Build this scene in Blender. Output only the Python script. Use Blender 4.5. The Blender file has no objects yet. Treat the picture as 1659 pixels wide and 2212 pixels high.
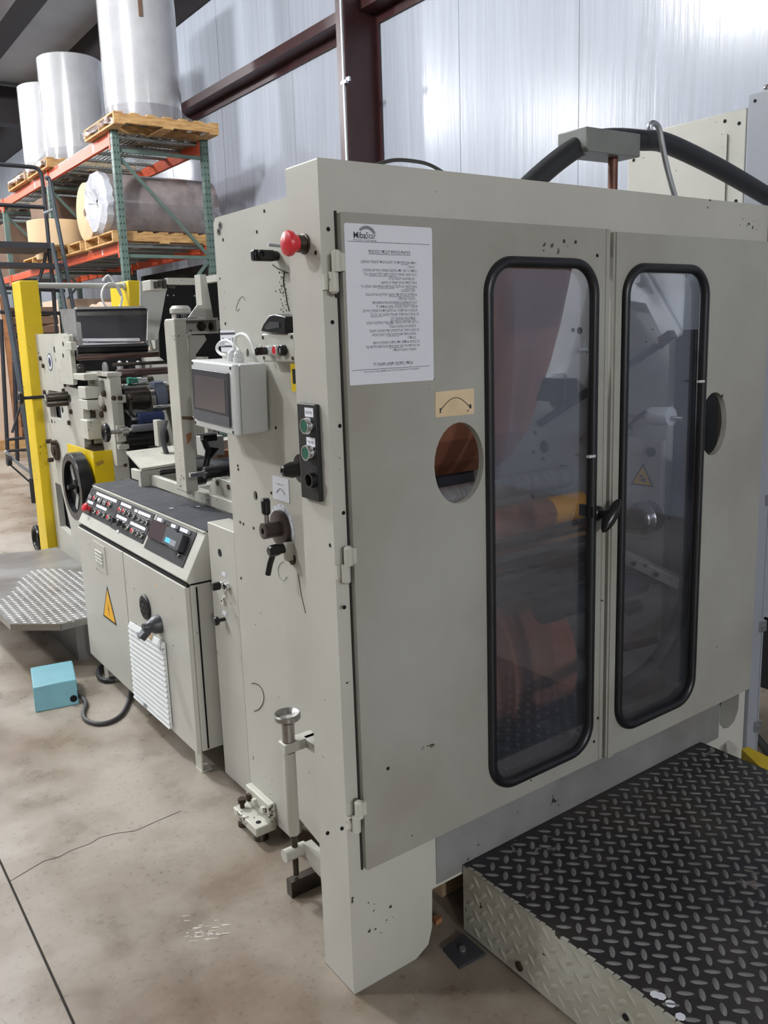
import bpy, bmesh, math, random
from math import sin, cos, pi, radians
from mathutils import Vector, Matrix

S = bpy.context.scene
COL = S.collection
random.seed(7)

# ------------------------------------------------------------------ camera
F_PX, CX, CY = 1819.76, 843.06, 1047.94
YAW, PITCH, ROLL = radians(54.18965), radians(10.48208), radians(1.79743)
CAM = Vector((-0.86205, -1.39288, 1.45))
_f = Vector((cos(PITCH) * cos(YAW), cos(PITCH) * sin(YAW), -sin(PITCH)))
_r = Vector((sin(YAW), -cos(YAW), 0))
_d = _f.cross(_r)
_R = cos(ROLL) * _r + sin(ROLL) * _d
_D = -sin(ROLL) * _r + cos(ROLL) * _d
cam_data = bpy.data.cameras.new('camera')
cam_data.sensor_fit = 'HORIZONTAL'
cam_data.sensor_width = 36.0
cam_data.lens = F_PX / 1659 * 36.0
cam_data.shift_x = (829.5 - CX) / 1659
cam_data.shift_y = (CY - 1106) / 1659
cam_data.clip_start = 0.05
cam_data.clip_end = 100
cam = bpy.data.objects.new('camera', cam_data)
COL.objects.link(cam)
_M = Matrix((_R, -_D, -_f)).transposed().to_4x4()
_M.translation = CAM
cam.matrix_world = _M
S.camera = cam

# ------------------------------------------------------------------ world, lamps, exposure
S.view_settings.view_transform = 'Standard'
S.view_settings.look = 'None'
S.view_settings.exposure = 0.14
S.view_settings.gamma = 1.0
S.view_settings.use_curve_mapping = False
W = bpy.data.worlds.new('hall_air')
S.world = W
W.use_nodes = True
W.node_tree.nodes['Background'].inputs[0].default_value = (0.80, 0.84, 0.92, 1)
W.node_tree.nodes['Background'].inputs[1].default_value = 0.08


def lamp(x, y, z, power, rad=0.24, col=(0.97, 0.98, 1.0)):
    ld = bpy.data.lights.new('bay_and_fill_lamp', 'POINT')
    ld.shadow_soft_size = rad
    ld.energy = power
    ld.color = col
    o = bpy.data.objects.new('bay_and_fill_lamp', ld)
    COL.objects.link(o)
    o.location = (x, y, z)
    return o


for _x, _y, _p in ((-1.3, 5.6, 1000), (-0.7, 13.0, 900), (-0.7, 20.5, 500), (-5.2, 4.0, 650), (-5.2, 12.0, 700),
                   (-2.5, -17.0, 2100), (-8.0, -20.0, 2000), (2.4, 1.6, 20)):  # far front pair and the wall-side lamp are added as fill light
    lamp(_x, _y, 5.8, _p)

# ------------------------------------------------------------------ geometry helpers


def px(u, v, ax, val):
    """Point where the photo's sight line through (u, v) meets the plane ax = val."""
    d = _R * ((u - CX) / F_PX) + _D * ((v - CY) / F_PX) + _f
    i = 'xyz'.index(ax)
    return CAM + d * ((val - CAM[i]) / d[i])


def pxp(u, v, p, n):
    """Same for any plane through p with normal n."""
    d = _R * ((u - CX) / F_PX) + _D * ((v - CY) / F_PX) + _f
    n = Vector(n)
    return CAM + d * ((Vector(p) - CAM).dot(n) / d.dot(n))


class MB:
    def __init__(self):
        self.v, self.f, self.m = [], [], []

    def add(self, vs, fs, mi=0):
        n = len(self.v)
        self.v += [Vector(p) for p in vs]
        self.f += [tuple(i + n for i in f) for f in fs]
        self.m += [mi] * len(fs)
        return self

    def box(self, a, b, mi=0):
        x0, x1 = sorted((a[0], b[0])); y0, y1 = sorted((a[1], b[1])); z0, z1 = sorted((a[2], b[2]))
        vs = [(x0, y0, z0), (x1, y0, z0), (x1, y1, z0), (x0, y1, z0), (x0, y0, z1), (x1, y0, z1), (x1, y1, z1), (x0, y1, z1)]
        return self.add(vs, [(0, 3, 2, 1), (4, 5, 6, 7), (0, 1, 5, 4), (1, 2, 6, 5), (2, 3, 7, 6), (3, 0, 4, 7)], mi)

    def beam(self, p0, p1, w, h, up=(0, 0, 1), mi=0):
        """Rectangular bar from p0 to p1, w across, h along up."""
        p0, p1 = Vector(p0), Vector(p1)
        t = (p1 - p0).normalized()
        s = t.cross(Vector(up))
        if s.length < 1e-4:
            s = t.cross(Vector((1, 0, 0)))
        s.normalize()
        u = s.cross(t).normalized()
        vs = [p + s * a * w / 2 + u * b * h / 2 for p in (p0, p1) for a, b in ((-1, -1), (1, -1), (1, 1), (-1, 1))]
        return self.add(vs, [(3, 2, 1, 0), (4, 5, 6, 7), (0, 1, 5, 4), (1, 2, 6, 5), (2, 3, 7, 6), (3, 0, 4, 7)], mi)

    def lathe(self, p0, axis, prof, n=24, mi=0, ph=0.0):
        """prof: list of (distance along axis, radius)."""
        p0, t = Vector(p0), Vector(axis).normalized()
        s = t.cross(Vector((0, 0, 1)))
        if s.length < 1e-3:
            s = t.cross(Vector((1, 0, 0)))
        s.normalize()
        u = t.cross(s)
        vs, fs = [], []
        for d, r in prof:
            for k in range(n):
                a = 2 * pi * k / n + ph
                vs.append(p0 + t * d + (s * cos(a) + u * sin(a)) * r)
        for j in range(len(prof) - 1):
            for k in range(n):
                k2 = (k + 1) % n
                fs.append((j * n + k, j * n + k2, (j + 1) * n + k2, (j + 1) * n + k))
        ring = abs(prof[0][0] - prof[-1][0]) < 1e-7 and abs(prof[0][1] - prof[-1][1]) < 1e-7
        if prof[0][1] > 1e-6 and not ring:
            fs.append(tuple(range(n - 1, -1, -1)))
        if prof[-1][1] > 1e-6 and not ring:
            fs.append(tuple((len(prof) - 1) * n + k for k in range(n)))
        return self.add(vs, fs, mi)

    def cyl(self, p0, p1, r, n=20, r2=None, mi=0):
        p0, p1 = Vector(p0), Vector(p1)
        L = (p1 - p0).length
        return self.lathe(p0, p1 - p0, [(0, r), (L, r if r2 is None else r2)], n, mi)

    def tube(self, pts, r, n=10, mi=0, closed=False, flat=1.0):
        pts = [Vector(p) for p in pts]
        N = len(pts)
        vs, fs = [], []
        prev = None
        for i, p in enumerate(pts):
            if closed:
                t = pts[(i + 1) % N] - pts[i - 1]
            else:
                t = pts[min(i + 1, N - 1)] - pts[max(i - 1, 0)]
            t.normalize()
            if prev is None:
                s = t.cross(Vector((0, 0, 1)))
                if s.length < 1e-2:
                    s = t.cross(Vector((0, 1, 0)))
            else:
                s = prev - t * prev.dot(t)
            s.normalize()
            prev = s
            u = t.cross(s)
            for k in range(n):
                a = 2 * pi * k / n
                vs.append(p + s * cos(a) * r + u * sin(a) * r * flat)
        for i in range(N if closed else N - 1):
            j = (i + 1) % N
            for k in range(n):
                k2 = (k + 1) % n
                fs.append((i * n + k, j * n + k, j * n + k2, i * n + k2))
        if not closed:
            fs.append(tuple(range(n)))
            fs.append(tuple((N - 1) * n + k for k in range(n - 1, -1, -1)))
        return self.add(vs, fs, mi)

    def prism(self, poly, ext, mi=0):
        """Extrude a polygon (world points) by a vector."""
        n = len(poly)
        e = Vector(ext)
        vs = [Vector(p) for p in poly] + [Vector(p) + e for p in poly]
        nrm = Vector((0, 0, 0))
        for i in range(n):
            nrm += vs[i].cross(vs[(i + 1) % n])
        fs = [tuple(range(n)), tuple(range(2 * n - 1, n - 1, -1))]
        fs += [((i + 1) % n, i, i + n, (i + 1) % n + n) for i in range(n)]
        if nrm.dot(e) > 0:
            fs = [tuple(reversed(f)) for f in fs]
        return self.add(vs, fs, mi)

    def ball(self, c, r, n=14, mi=0, sc=(1, 1, 1)):
        c = Vector(c)
        m = n // 2
        vs, fs = [], []
        for j in range(m + 1):
            a = pi * j / m
            for k in range(n):
                b = 2 * pi * k / n
                vs.append(c + Vector((sin(a) * cos(b) * r * sc[0], sin(a) * sin(b) * r * sc[1], cos(a) * r * sc[2])))
        for j in range(m):
            for k in range(n):
                k2 = (k + 1) % n
                fs.append((j * n + k, (j + 1) * n + k, (j + 1) * n + k2, j * n + k2))
        return self.add(vs, fs, mi)

    def mesh(self, off=Vector((0, 0, 0)), name='m'):
        me = bpy.data.meshes.new(name)
        me.from_pydata([p - off for p in self.v], [], self.f)
        if any(self.m):
            me.polygons.foreach_set('material_index', self.m)
        me.update()
        return me


BASE = {}


def smooth(me, ang=0.55):
    me.polygons.foreach_set('use_smooth', [True] * len(me.polygons))
    me.set_sharp_from_angle(angle=ang)


def tag(o, label=None, cat=None, group=None, kind=None):
    if label: o['label'] = label
    if cat: o['category'] = cat
    if group: o['group'] = group
    if kind: o['kind'] = kind
    return o


def thing(name, label, cat, loc, group=None):
    o = bpy.data.objects.new(name, None)
    o.empty_display_size = 0.1
    COL.objects.link(o)
    o.location = loc
    BASE[o.name] = Vector(loc)
    return tag(o, label, cat, group)


def mk(name, g, mat, parent=None, label=None, bevel=0.0, sm=0.55, seg=2):
    """Link one mesh object; geometry is given in world coordinates."""
    off = BASE[parent.name] if parent is not None else None
    if isinstance(g, MB):
        if off is None:
            lo = [min(p[i] for p in g.v) for i in range(3)]
            hi = [max(p[i] for p in g.v) for i in range(3)]
            off = Vector(((lo[0] + hi[0]) / 2, (lo[1] + hi[1]) / 2, lo[2]))
        me = g.mesh(off, name)
    else:
        me = g
        if off is None:
            off = Vector((0, 0, 0))
        me.transform(Matrix.Translation(-off))
    if sm:
        smooth(me, sm)
    for m in (mat if isinstance(mat, (list, tuple)) else [mat]):
        me.materials.append(m)
    o = bpy.data.objects.new(name, me)
    COL.objects.link(o)
    if parent is not None:
        o.parent = parent
        BASE[o.name] = off
    else:
        o.location = off
        BASE[o.name] = off
    if label:
        o['label'] = label
    if bevel:
        b = o.modifiers.new('edge', 'BEVEL')
        b.width, b.segments, b.limit_method, b.angle_limit = bevel, seg, 'ANGLE', 0.6
    return o


def share(name, me, loc, parent, rot=None, label=None):
    """Another object on existing mesh data; loc in world coordinates."""
    o = bpy.data.objects.new(name, me)
    COL.objects.link(o)
    o.parent = parent
    o.location = Vector(loc) - BASE[parent.name]
    if rot: o.rotation_euler = rot
    if label: o['label'] = label
    return o


def copy_tree(o, parent=None):
    c = o.copy()
    COL.objects.link(c)
    if parent is not None:
        c.parent = parent
    for ch in [x for x in o.children]:
        copy_tree(ch, c)
    return c


def frame(ox, ax, ay):
    """Local frame: origin, x axis, y axis (z = out of the face)."""
    ax, ay = Vector(ax).normalized(), Vector(ay).normalized()
    m = Matrix((ax, ay, ax.cross(ay))).transposed().to_4x4()
    m.translation = Vector(ox)
    return m


def fy(y):   # faces -y: local x = world x, local y = world z
    return frame((0, y, 0), (1, 0, 0), (0, 0, 1))


def fx(x):   # faces -x: local x = -world y, local y = world z
    return frame((x, 0, 0), (0, -1, 0), (0, 0, 1))


def fz(z):
    return frame((0, 0, z), (1, 0, 0), (0, 1, 0))


def rrect(x0, y0, x1, y1, r, n=8):
    out = []
    for cx, cy, a0 in ((x1 - r, y1 - r, 0), (x0 + r, y1 - r, pi / 2), (x0 + r, y0 + r, pi), (x1 - r, y0 + r, 1.5 * pi)):
        for k in range(n + 1):
            a = a0 + pi / 2 * k / n
            out.append((cx + r * cos(a), cy + r * sin(a)))
    return out


def oval(cx, cy, rx, ry, n=28):
    return [(cx + rx * cos(2 * pi * k / n), cy + ry * sin(2 * pi * k / n)) for k in range(n)]


def sheet(outlines, th, M):
    """Flat plate with holes: outlines[0] outer, the rest holes; from z=-th to z=0 of frame M."""
    cu = bpy.data.curves.new('tmp', 'CURVE')
    cu.dimensions = '2D'
    cu.fill_mode = 'BOTH'
    cu.extrude = th / 2
    for pts in outlines:
        sp = cu.splines.new('POLY')
        sp.points.add(len(pts) - 1)
        for q, p in zip(sp.points, pts):
            q.co = (p[0], p[1], 0, 1)
        sp.use_cyclic_u = True
    ob = bpy.data.objects.new('tmp', cu)
    COL.objects.link(ob)
    me = bpy.data.meshes.new_from_object(ob)
    bpy.data.objects.remove(ob)
    bpy.data.curves.remove(cu)
    me.transform(M @ Matrix.Translation((0, 0, -th / 2)))
    me.materials.clear()
    return me


def lettering(s, M, x, y, h=None, w=None, align='LEFT', bold=0.0, th=0.0003):
    """Flat print: a mesh of the characters, in frame M at x, y (baseline)."""
    cu = bpy.data.curves.new('tmp', 'FONT')
    cu.body = s
    cu.align_x = align
    cu.extrude = 0
    cu.offset = bold
    cu.resolution_u = 4
    ob = bpy.data.objects.new('tmp', cu)
    COL.objects.link(ob)
    me = bpy.data.meshes.new_from_object(ob)
    bpy.data.objects.remove(ob)
    bpy.data.curves.remove(cu)
    me.materials.clear()
    if not me.vertices:
        return me
    xs = [v.co.x for v in me.vertices]
    sx = sy = h
    if w:
        sx = w / max(1e-6, max(xs) - min(xs))
        if h is None:
            sy = sx
    me.transform(M @ Matrix.Translation((x, y, th)) @ Matrix.Diagonal((sx, sy, 1, 1)))
    return me


def join(meshes):
    bm = bmesh.new()
    for m in meshes:
        bm.from_mesh(m)
        bpy.data.meshes.remove(m)
    me = bpy.data.meshes.new('joined')
    bm.to_mesh(me)
    bm.free()
    return me


def quad(M, pts, th=0.0004):
    m = MB()
    return m.prism([M @ Vector((p[0], p[1], 0)) for p in pts], (M.to_3x3() @ Vector((0, 0, 1))) * th)


def bpy_rect(y, u0, v0, u1, v1):
    """x0, x1, z0, z1 on the plane y = const from two opposite photo points."""
    a, b = px(u0, v0, 'y', y), px(u1, v1, 'y', y)
    return min(a.x, b.x), max(a.x, b.x), min(a.z, b.z), max(a.z, b.z)


def bpx_rect(x, u0, v0, u1, v1):
    a, b = px(u0, v0, 'x', x), px(u1, v1, 'x', x)
    return min(a.y, b.y), max(a.y, b.y), min(a.z, b.z), max(a.z, b.z)

# ------------------------------------------------------------------ materials


def node(nt, t, **kw):
    n = nt.nodes.new(t)
    for k, v in kw.items():
        setattr(n, k, v)
    return n


def lin(c):
    return tuple(((x / 255) / 12.92 if x / 255 <= 0.04045 else ((x / 255 + 0.055) / 1.055) ** 2.4) for x in c) + (1,)


def mat(name, col, rough=0.5, metal=0.0, var=0.0, vscale=3.0, vcol=None, chips=0.0, chipcol=(40, 36, 32), chipscale=60,
        bump=0.0, bscale=80, coat=0.0, stretch=(1, 1, 1), rvar=0.0, spec=0.5, alpha=1.0):
    """Principled material: colours in photo (sRGB) values, noise mottling and chipped spots."""
    m = bpy.data.materials.new(name)
    m.use_nodes = True
    nt = m.node_tree
    b = nt.nodes['Principled BSDF']
    b.inputs['Base Color'].default_value = lin(col)
    b.inputs['Roughness'].default_value = rough
    b.inputs['Metallic'].default_value = metal
    b.inputs['Specular IOR Level'].default_value = spec
    if coat:
        b.inputs['Coat Weight'].default_value = coat
        b.inputs['Coat Roughness'].default_value = 0.15
    L = nt.links.new
    tc = node(nt, 'ShaderNodeTexCoord')
    mp = node(nt, 'ShaderNodeMapping')
    mp.inputs['Scale'].default_value = stretch
    L(tc.outputs['Object'], mp.inputs['Vector'])
    last = None
    if var or vcol:
        nz = node(nt, 'ShaderNodeTexNoise')
        nz.inputs['Scale'].default_value = vscale
        nz.inputs['Detail'].default_value = 5
        nz.inputs['Roughness'].default_value = 0.6
        L(mp.outputs[0], nz.inputs['Vector'])
        rp = node(nt, 'ShaderNodeValToRGB')
        c0 = lin(col)
        c1 = lin(vcol) if vcol else tuple(x * (1 - var) for x in c0[:3]) + (1,)
        rp.color_ramp.elements[0].color = c1
        rp.color_ramp.elements[1].color = c0
        rp.color_ramp.elements[0].position = 0.34
        rp.color_ramp.elements[1].position = 0.62
        L(nz.outputs[0], rp.inputs[0])
        last = rp.outputs[0]
        if rvar:
            mr = node(nt, 'ShaderNodeMapRange')
            mr.inputs[3].default_value = rough - rvar
            mr.inputs[4].default_value = rough + rvar
            L(nz.outputs[0], mr.inputs[0])
            L(mr.outputs[0], b.inputs['Roughness'])
    if chips:
        n2 = node(nt, 'ShaderNodeTexNoise')
        n2.inputs['Scale'].default_value = chipscale
        n2.inputs['Detail'].default_value = 2
        L(tc.outputs['Object'], n2.inputs['Vector'])
        n3 = node(nt, 'ShaderNodeTexNoise')
        n3.inputs['Scale'].default_value = chipscale / 9
        L(tc.outputs['Object'], n3.inputs['Vector'])
        ml = node(nt, 'ShaderNodeMath', operation='MULTIPLY')
        L(n2.outputs[0], ml.inputs[0])
        L(n3.outputs[0], ml.inputs[1])
        r2 = node(nt, 'ShaderNodeValToRGB')
        r2.color_ramp.elements[0].position = 0.47 - chips
        r2.color_ramp.elements[1].position = 0.485 - chips
        L(ml.outputs[0], r2.inputs[0])
        mx = node(nt, 'ShaderNodeMix', data_type='RGBA')
        L(r2.outputs[0], mx.inputs['Factor'])
        if last is not None:
            L(last, mx.inputs[6])
        else:
            mx.inputs[6].default_value = lin(col)
        mx.inputs[7].default_value = lin(chipcol)
        last = mx.outputs[2]
    if last is not None:
        L(last, b.inputs['Base Color'])
    if bump:
        nb = node(nt, 'ShaderNodeTexNoise')
        nb.inputs['Scale'].default_value = bscale
        nb.inputs['Detail'].default_value = 4
        L(mp.outputs[0], nb.inputs['Vector'])
        bp = node(nt, 'ShaderNodeBump')
        bp.inputs['Strength'].default_value = bump
        bp.inputs['Distance'].default_value = 0.01
        L(nb.outputs[0], bp.inputs['Height'])
        L(bp.outputs[0], b.inputs['Normal'])
    return m


def mat_clear(name, tint, haze, hazecol, rough=0.04, bump=0.0, bscale=8.0, gloss=0.10):
    """Clear sheet: mostly see-through, a little dust haze, mirror sheen growing at grazing angles."""
    m = bpy.data.materials.new(name)
    m.use_nodes = True
    nt = m.node_tree
    nt.nodes.clear()
    L = nt.links.new
    out = node(nt, 'ShaderNodeOutputMaterial')
    tr = node(nt, 'ShaderNodeBsdfTransparent')
    tr.inputs[0].default_value = lin(tint)
    df = node(nt, 'ShaderNodeBsdfDiffuse')
    df.inputs[0].default_value = lin(hazecol)
    gl = node(nt, 'ShaderNodeBsdfGlossy')
    gl.inputs['Roughness'].default_value = rough
    lw = node(nt, 'ShaderNodeLayerWeight')
    lw.inputs[0].default_value = 0.30
    ad = node(nt, 'ShaderNodeMath', operation='MULTIPLY_ADD')
    ad.inputs[1].default_value = 0.45
    ad.inputs[2].default_value = gloss
    L(lw.outputs['Fresnel'], ad.inputs[0])
    m1 = node(nt, 'ShaderNodeMixShader')
    tc = node(nt, 'ShaderNodeTexCoord')
    nz = node(nt, 'ShaderNodeTexNoise')
    nz.inputs['Scale'].default_value = bscale
    nz.inputs['Detail'].default_value = 5
    L(tc.outputs['Object'], nz.inputs['Vector'])
    mr = node(nt, 'ShaderNodeMapRange')
    mr.inputs[1].default_value = 0.3
    mr.inputs[2].default_value = 0.7
    mr.inputs[3].default_value = haze * 0.6
    mr.inputs[4].default_value = haze * 1.4
    L(nz.outputs[0], mr.inputs[0])
    L(mr.outputs[0], m1.inputs[0])
    L(tr.outputs[0], m1.inputs[1])
    L(df.outputs[0], m1.inputs[2])
    m2 = node(nt, 'ShaderNodeMixShader')
    L(ad.outputs[0], m2.inputs[0])
    L(m1.outputs[0], m2.inputs[1])
    L(gl.outputs[0], m2.inputs[2])
    if bump:
        bp = node(nt, 'ShaderNodeBump')
        bp.inputs['Strength'].default_value = bump
        bp.inputs['Distance'].default_value = 0.02
        L(nz.outputs[0], bp.inputs['Height'])
        L(bp.outputs[0], gl.inputs['Normal'])
    L(m2.outputs[0], out.inputs[0])
    return m


cream = mat('machine_cream_paint', (190, 189, 179), 0.42, var=0.10, vscale=2.5, chips=0.015, chipcol=(52, 48, 42), chipscale=70, rvar=0.08)
cream_worn = mat('worn_cream_paint', (196, 195, 182), 0.45, var=0.14, vscale=6, chips=0.07, chipcol=(70, 62, 52), chipscale=90, rvar=0.08)
grey_paint = mat('door_grey_paint', (166, 166, 157), 0.40, vcol=(146, 143, 132), vscale=1.6, chips=0.012, chipcol=(62, 58, 50), chipscale=65, rvar=0.08)
base_grey = mat('base_grey_paint', (134, 134, 133), 0.42, vcol=(112, 110, 107), vscale=4, chips=0.05, chipcol=(50, 48, 46), chipscale=50)
pale_grey = mat('pale_grey_paint', (176, 177, 172), 0.35, var=0.08, vscale=2, rvar=0.08, chips=0.02)
cab_grey = mat('cabinet_grey', (148, 153, 160), 0.4, var=0.06)
black_gloss = mat('black_plastic', (20, 20, 22), 0.28)
black_matt = mat('black_rubber', (24, 24, 26), 0.55, var=0.3, vscale=20)
gasket_m = mat('gasket_rubber', (22, 23, 27), 0.38)
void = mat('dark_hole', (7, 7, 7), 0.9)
grime_and_gap = mat('dark_seam', (40, 36, 32), 0.8)
steel = mat('machined_steel', (170, 168, 164), 0.30, metal=1.0, var=0.25, vscale=8, bump=0.03, bscale=60)
steel_dark = mat('oiled_steel', (92, 86, 80), 0.38, metal=1.0, var=0.4, vscale=14)
chrome = mat('chrome', (215, 215, 215), 0.12, metal=1.0)
alu = mat('galvanised_tube', (190, 194, 198), 0.35, metal=0.9, var=0.12, vscale=25)
rust = mat('rusty_bolt', (78, 62, 50), 0.6, metal=0.5, var=0.5, vscale=40)
red_cap = mat('red_plastic', (205, 50, 58), 0.3)
green_cap = mat('green_plastic', (22, 92, 74), 0.4)
white_pl = mat('white_plastic', (214, 217, 216), 0.45)
light_pl = mat('light_grey_plastic', (196, 198, 196), 0.5, bump=0.02, bscale=400)
screen_m = mat('screen_glass', (98, 92, 92), 0.08, spec=0.8)
bezel_m = mat('bezel_dark', (56, 57, 62), 0.42)
bezel_lo = mat('bezel_grey', (88, 90, 96), 0.42)
paper_w = mat('white_paper', (222, 225, 232), 0.6, var=0.03, vscale=4)
ink = mat('printed_ink', (46, 47, 52), 0.7)
ink_grey = mat('printed_grey', (130, 132, 138), 0.7)
tan_plate = mat('cream_scale_plate', (226, 205, 168), 0.5, vcol=(206, 184, 146), vscale=10)
yellow = mat('safety_yellow', (228, 196, 10), 0.38, var=0.12, vscale=5, chips=0.022, chipcol=(70, 58, 20), chipscale=60)
yellow_warn = mat('warning_yellow', (236, 176, 30), 0.5)
maroon = mat('maroon_steel', (60, 31, 32), 0.42, var=0.2, vscale=6)
red_oxide = mat('dark_red_oxide', (30, 23, 25), 0.5, var=0.2)
brown_web = mat('brown_paper_web', (158, 104, 78), 0.48, var=0.12, vscale=3)
kraft = mat('kraft_paper', (200, 174, 138), 0.6, var=0.06, vscale=5)
kraft_pale = mat('kraft_pale', (208, 182, 160), 0.6, var=0.08, vscale=3)
orange = mat('rack_orange', (206, 84, 46), 0.45, var=0.15, vscale=6, chips=0.02)
rack_green = mat('rack_green', (92, 112, 104), 0.45, var=0.18, vscale=8, chips=0.04, chipcol=(150, 158, 152))
galv = mat('deck_galvanised', (158, 166, 164), 0.42, metal=0.5, var=0.2, vscale=9)
wood = mat('pallet_wood', (196, 158, 104), 0.7, vcol=(158, 118, 72), vscale=7, stretch=(1, 1, 6))
wood_red = mat('pallet_wood_reddish', (170, 118, 78), 0.7, vcol=(130, 88, 56), vscale=7)
card = mat('brown_cardboard', (112, 88, 70), 0.75, var=0.2, vscale=2)
roll_white = mat('wrapped_roll_white', (172, 173, 175), 0.22, var=0.14, vscale=2.2, coat=0.8, bump=0.06, bscale=10)
roll_grey = mat('wrapped_roll_grey', (150, 140, 138), 0.25, vcol=(118, 108, 106), vscale=4, coat=0.7, bump=0.25, bscale=14)
ladder_m = mat('ladder_paint', (84, 92, 98), 0.4, metal=0.3, var=0.2)
ladder_dk = mat('ladder_dark', (44, 44, 48), 0.4, var=0.2)
hose_m = mat('black_hose', (38, 39, 43), 0.5, var=0.2, vscale=60)
teal = mat('teal_pedal_paint', (104, 158, 168), 0.42, var=0.12, vscale=12, chips=0.03, chipcol=(80, 78, 72), chipscale=40)
mat_black = mat('desk_rubber_mat', (54, 56, 62), 0.75, vcol=(38, 39, 44), vscale=12, chips=0.06, chipcol=(110, 112, 118), chipscale=110, bump=0.15, bscale=150)
tread_top = mat('tread_plate_black', (40, 40, 44), 0.30, metal=0.25, vcol=(62, 56, 52), vscale=3.0, rvar=0.12, chips=0.03, chipcol=(120, 112, 104), chipscale=30)
tread_lug_m = mat('tread_lug_worn', (150, 148, 146), 0.24, metal=0.45, var=0.3, vscale=30)
tread_cream = mat('tread_plate_cream', (178, 178, 165), 0.45, vcol=(148, 143, 128), vscale=5, chips=0.06, chipcol=(60, 50, 40), chipscale=40)
tread_grey = mat('tread_plate_grey', (140, 140, 138), 0.36, metal=0.45, vcol=(104, 100, 94), vscale=4, rvar=0.1)
step_grey = mat('step_pedestal_grey', (112, 110, 106), 0.5, var=0.2, vscale=5)
roller_grey = mat('guide_roller_grey', (158, 156, 154), 0.34, metal=0.35, var=0.3, vscale=14, stretch=(6, 1, 1))
pane_m = mat_clear('window_pane', (246, 248, 253), 0.035, (150, 155, 170), 0.03, gloss=0.012)
wrap_m = mat_clear('stretch_wrap', (250, 250, 252), 0.04, (240, 240, 242), 0.16, bump=1.0, bscale=9.0, gloss=0.06)
step_lug = mat('step_lug_worn', (160, 160, 160), 0.34, metal=0.4, var=0.3, vscale=20)
scuff_m = mat('pale_scuff', (186, 180, 170), 0.6)
blue_ink = mat('blue_rubber', (40, 52, 92), 0.3)
blue_grey = mat('blue_grey_rubber', (92, 100, 118), 0.55)
teal_tape = mat('teal_fitting', (70, 150, 130), 0.5)
orange_tube = mat('orange_core', (226, 160, 40), 0.5)
pvc_white = mat('white_cable', (226, 228, 226), 0.45)
cable_m = mat('grey_black_cable', (58, 58, 58), 0.6)
led_blue = bpy.data.materials.new('blue_display')
led_blue.use_nodes = True
led_blue.node_tree.nodes['Principled BSDF'].inputs['Base Color'].default_value = lin((40, 130, 170))
led_blue.node_tree.nodes['Principled BSDF'].inputs['Emission Color'].default_value = lin((70, 180, 220))
led_blue.node_tree.nodes['Principled BSDF'].inputs['Emission Strength'].default_value = 0.8

# ------------------------------------------------------------------ the hall: floor, wall, ceiling, steelwork
def concrete():
    m = bpy.data.materials.new('polished_concrete')
    m.use_nodes = True
    nt = m.node_tree
    b = nt.nodes['Principled BSDF']
    L = nt.links.new
    tc = node(nt, 'ShaderNodeTexCoord')
    def noise(s, d, r=0.6):
        n = node(nt, 'ShaderNodeTexNoise')
        n.inputs['Scale'].default_value = s
        n.inputs['Detail'].default_value = d
        n.inputs['Roughness'].default_value = r
        L(tc.outputs['Object'], n.inputs['Vector'])
        return n
    a, c, s = noise(1.1, 6), noise(5.5, 5), noise(60, 3)
    r1 = node(nt, 'ShaderNodeValToRGB')
    r1.color_ramp.elements[0].position, r1.color_ramp.elements[1].position = 0.36, 0.58
    r1.color_ramp.elements[0].color = lin((108, 92, 74))
    r1.color_ramp.elements[1].color = lin((152, 144, 132))
    L(a.outputs[0], r1.inputs[0])
    r2 = node(nt, 'ShaderNodeValToRGB')
    r2.color_ramp.elements[0].position, r2.color_ramp.elements[1].position = 0.30, 0.52
    r2.color_ramp.elements[0].color = (0.55, 0.52, 0.48, 1)
    r2.color_ramp.elements[1].color = (1, 1, 1, 1)
    L(c.outputs[0], r2.inputs[0])
    mx = node(nt, 'ShaderNodeMix', data_type='RGBA', blend_type='MULTIPLY')
    mx.inputs[0].default_value = 0.55
    L(r1.outputs[0], mx.inputs[6])
    L(r2.outputs[0], mx.inputs[7])
    r3 = node(nt, 'ShaderNodeValToRGB')
    r3.color_ramp.elements[0].position, r3.color_ramp.elements[1].position = 0.34, 0.40
    r3.color_ramp.elements[0].color = (0.62, 0.58, 0.52, 1)
    L(s.outputs[0], r3.inputs[0])
    m2 = node(nt, 'ShaderNodeMix', data_type='RGBA', blend_type='MULTIPLY')
    m2.inputs[0].default_value = 0.5
    L(mx.outputs[2], m2.inputs[6])
    L(r3.outputs[0], m2.inputs[7])
    L(m2.outputs[2], b.inputs['Base Color'])
    rr = node(nt, 'ShaderNodeMapRange')
    rr.inputs[1].default_value, rr.inputs[2].default_value = 0.3, 0.7
    rr.inputs[3].default_value, rr.inputs[4].default_value = 0.22, 0.46
    L(c.outputs[0], rr.inputs[0])
    L(rr.outputs[0], b.inputs['Roughness'])
    b.inputs['Specular IOR Level'].default_value = 0.5
    bp = node(nt, 'ShaderNodeBump')
    bp.inputs['Strength'].default_value = 0.06
    bp.inputs['Distance'].default_value = 0.01
    L(c.outputs[0], bp.inputs['Height'])
    L(bp.outputs[0], b.inputs['Normal'])
    return m


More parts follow.
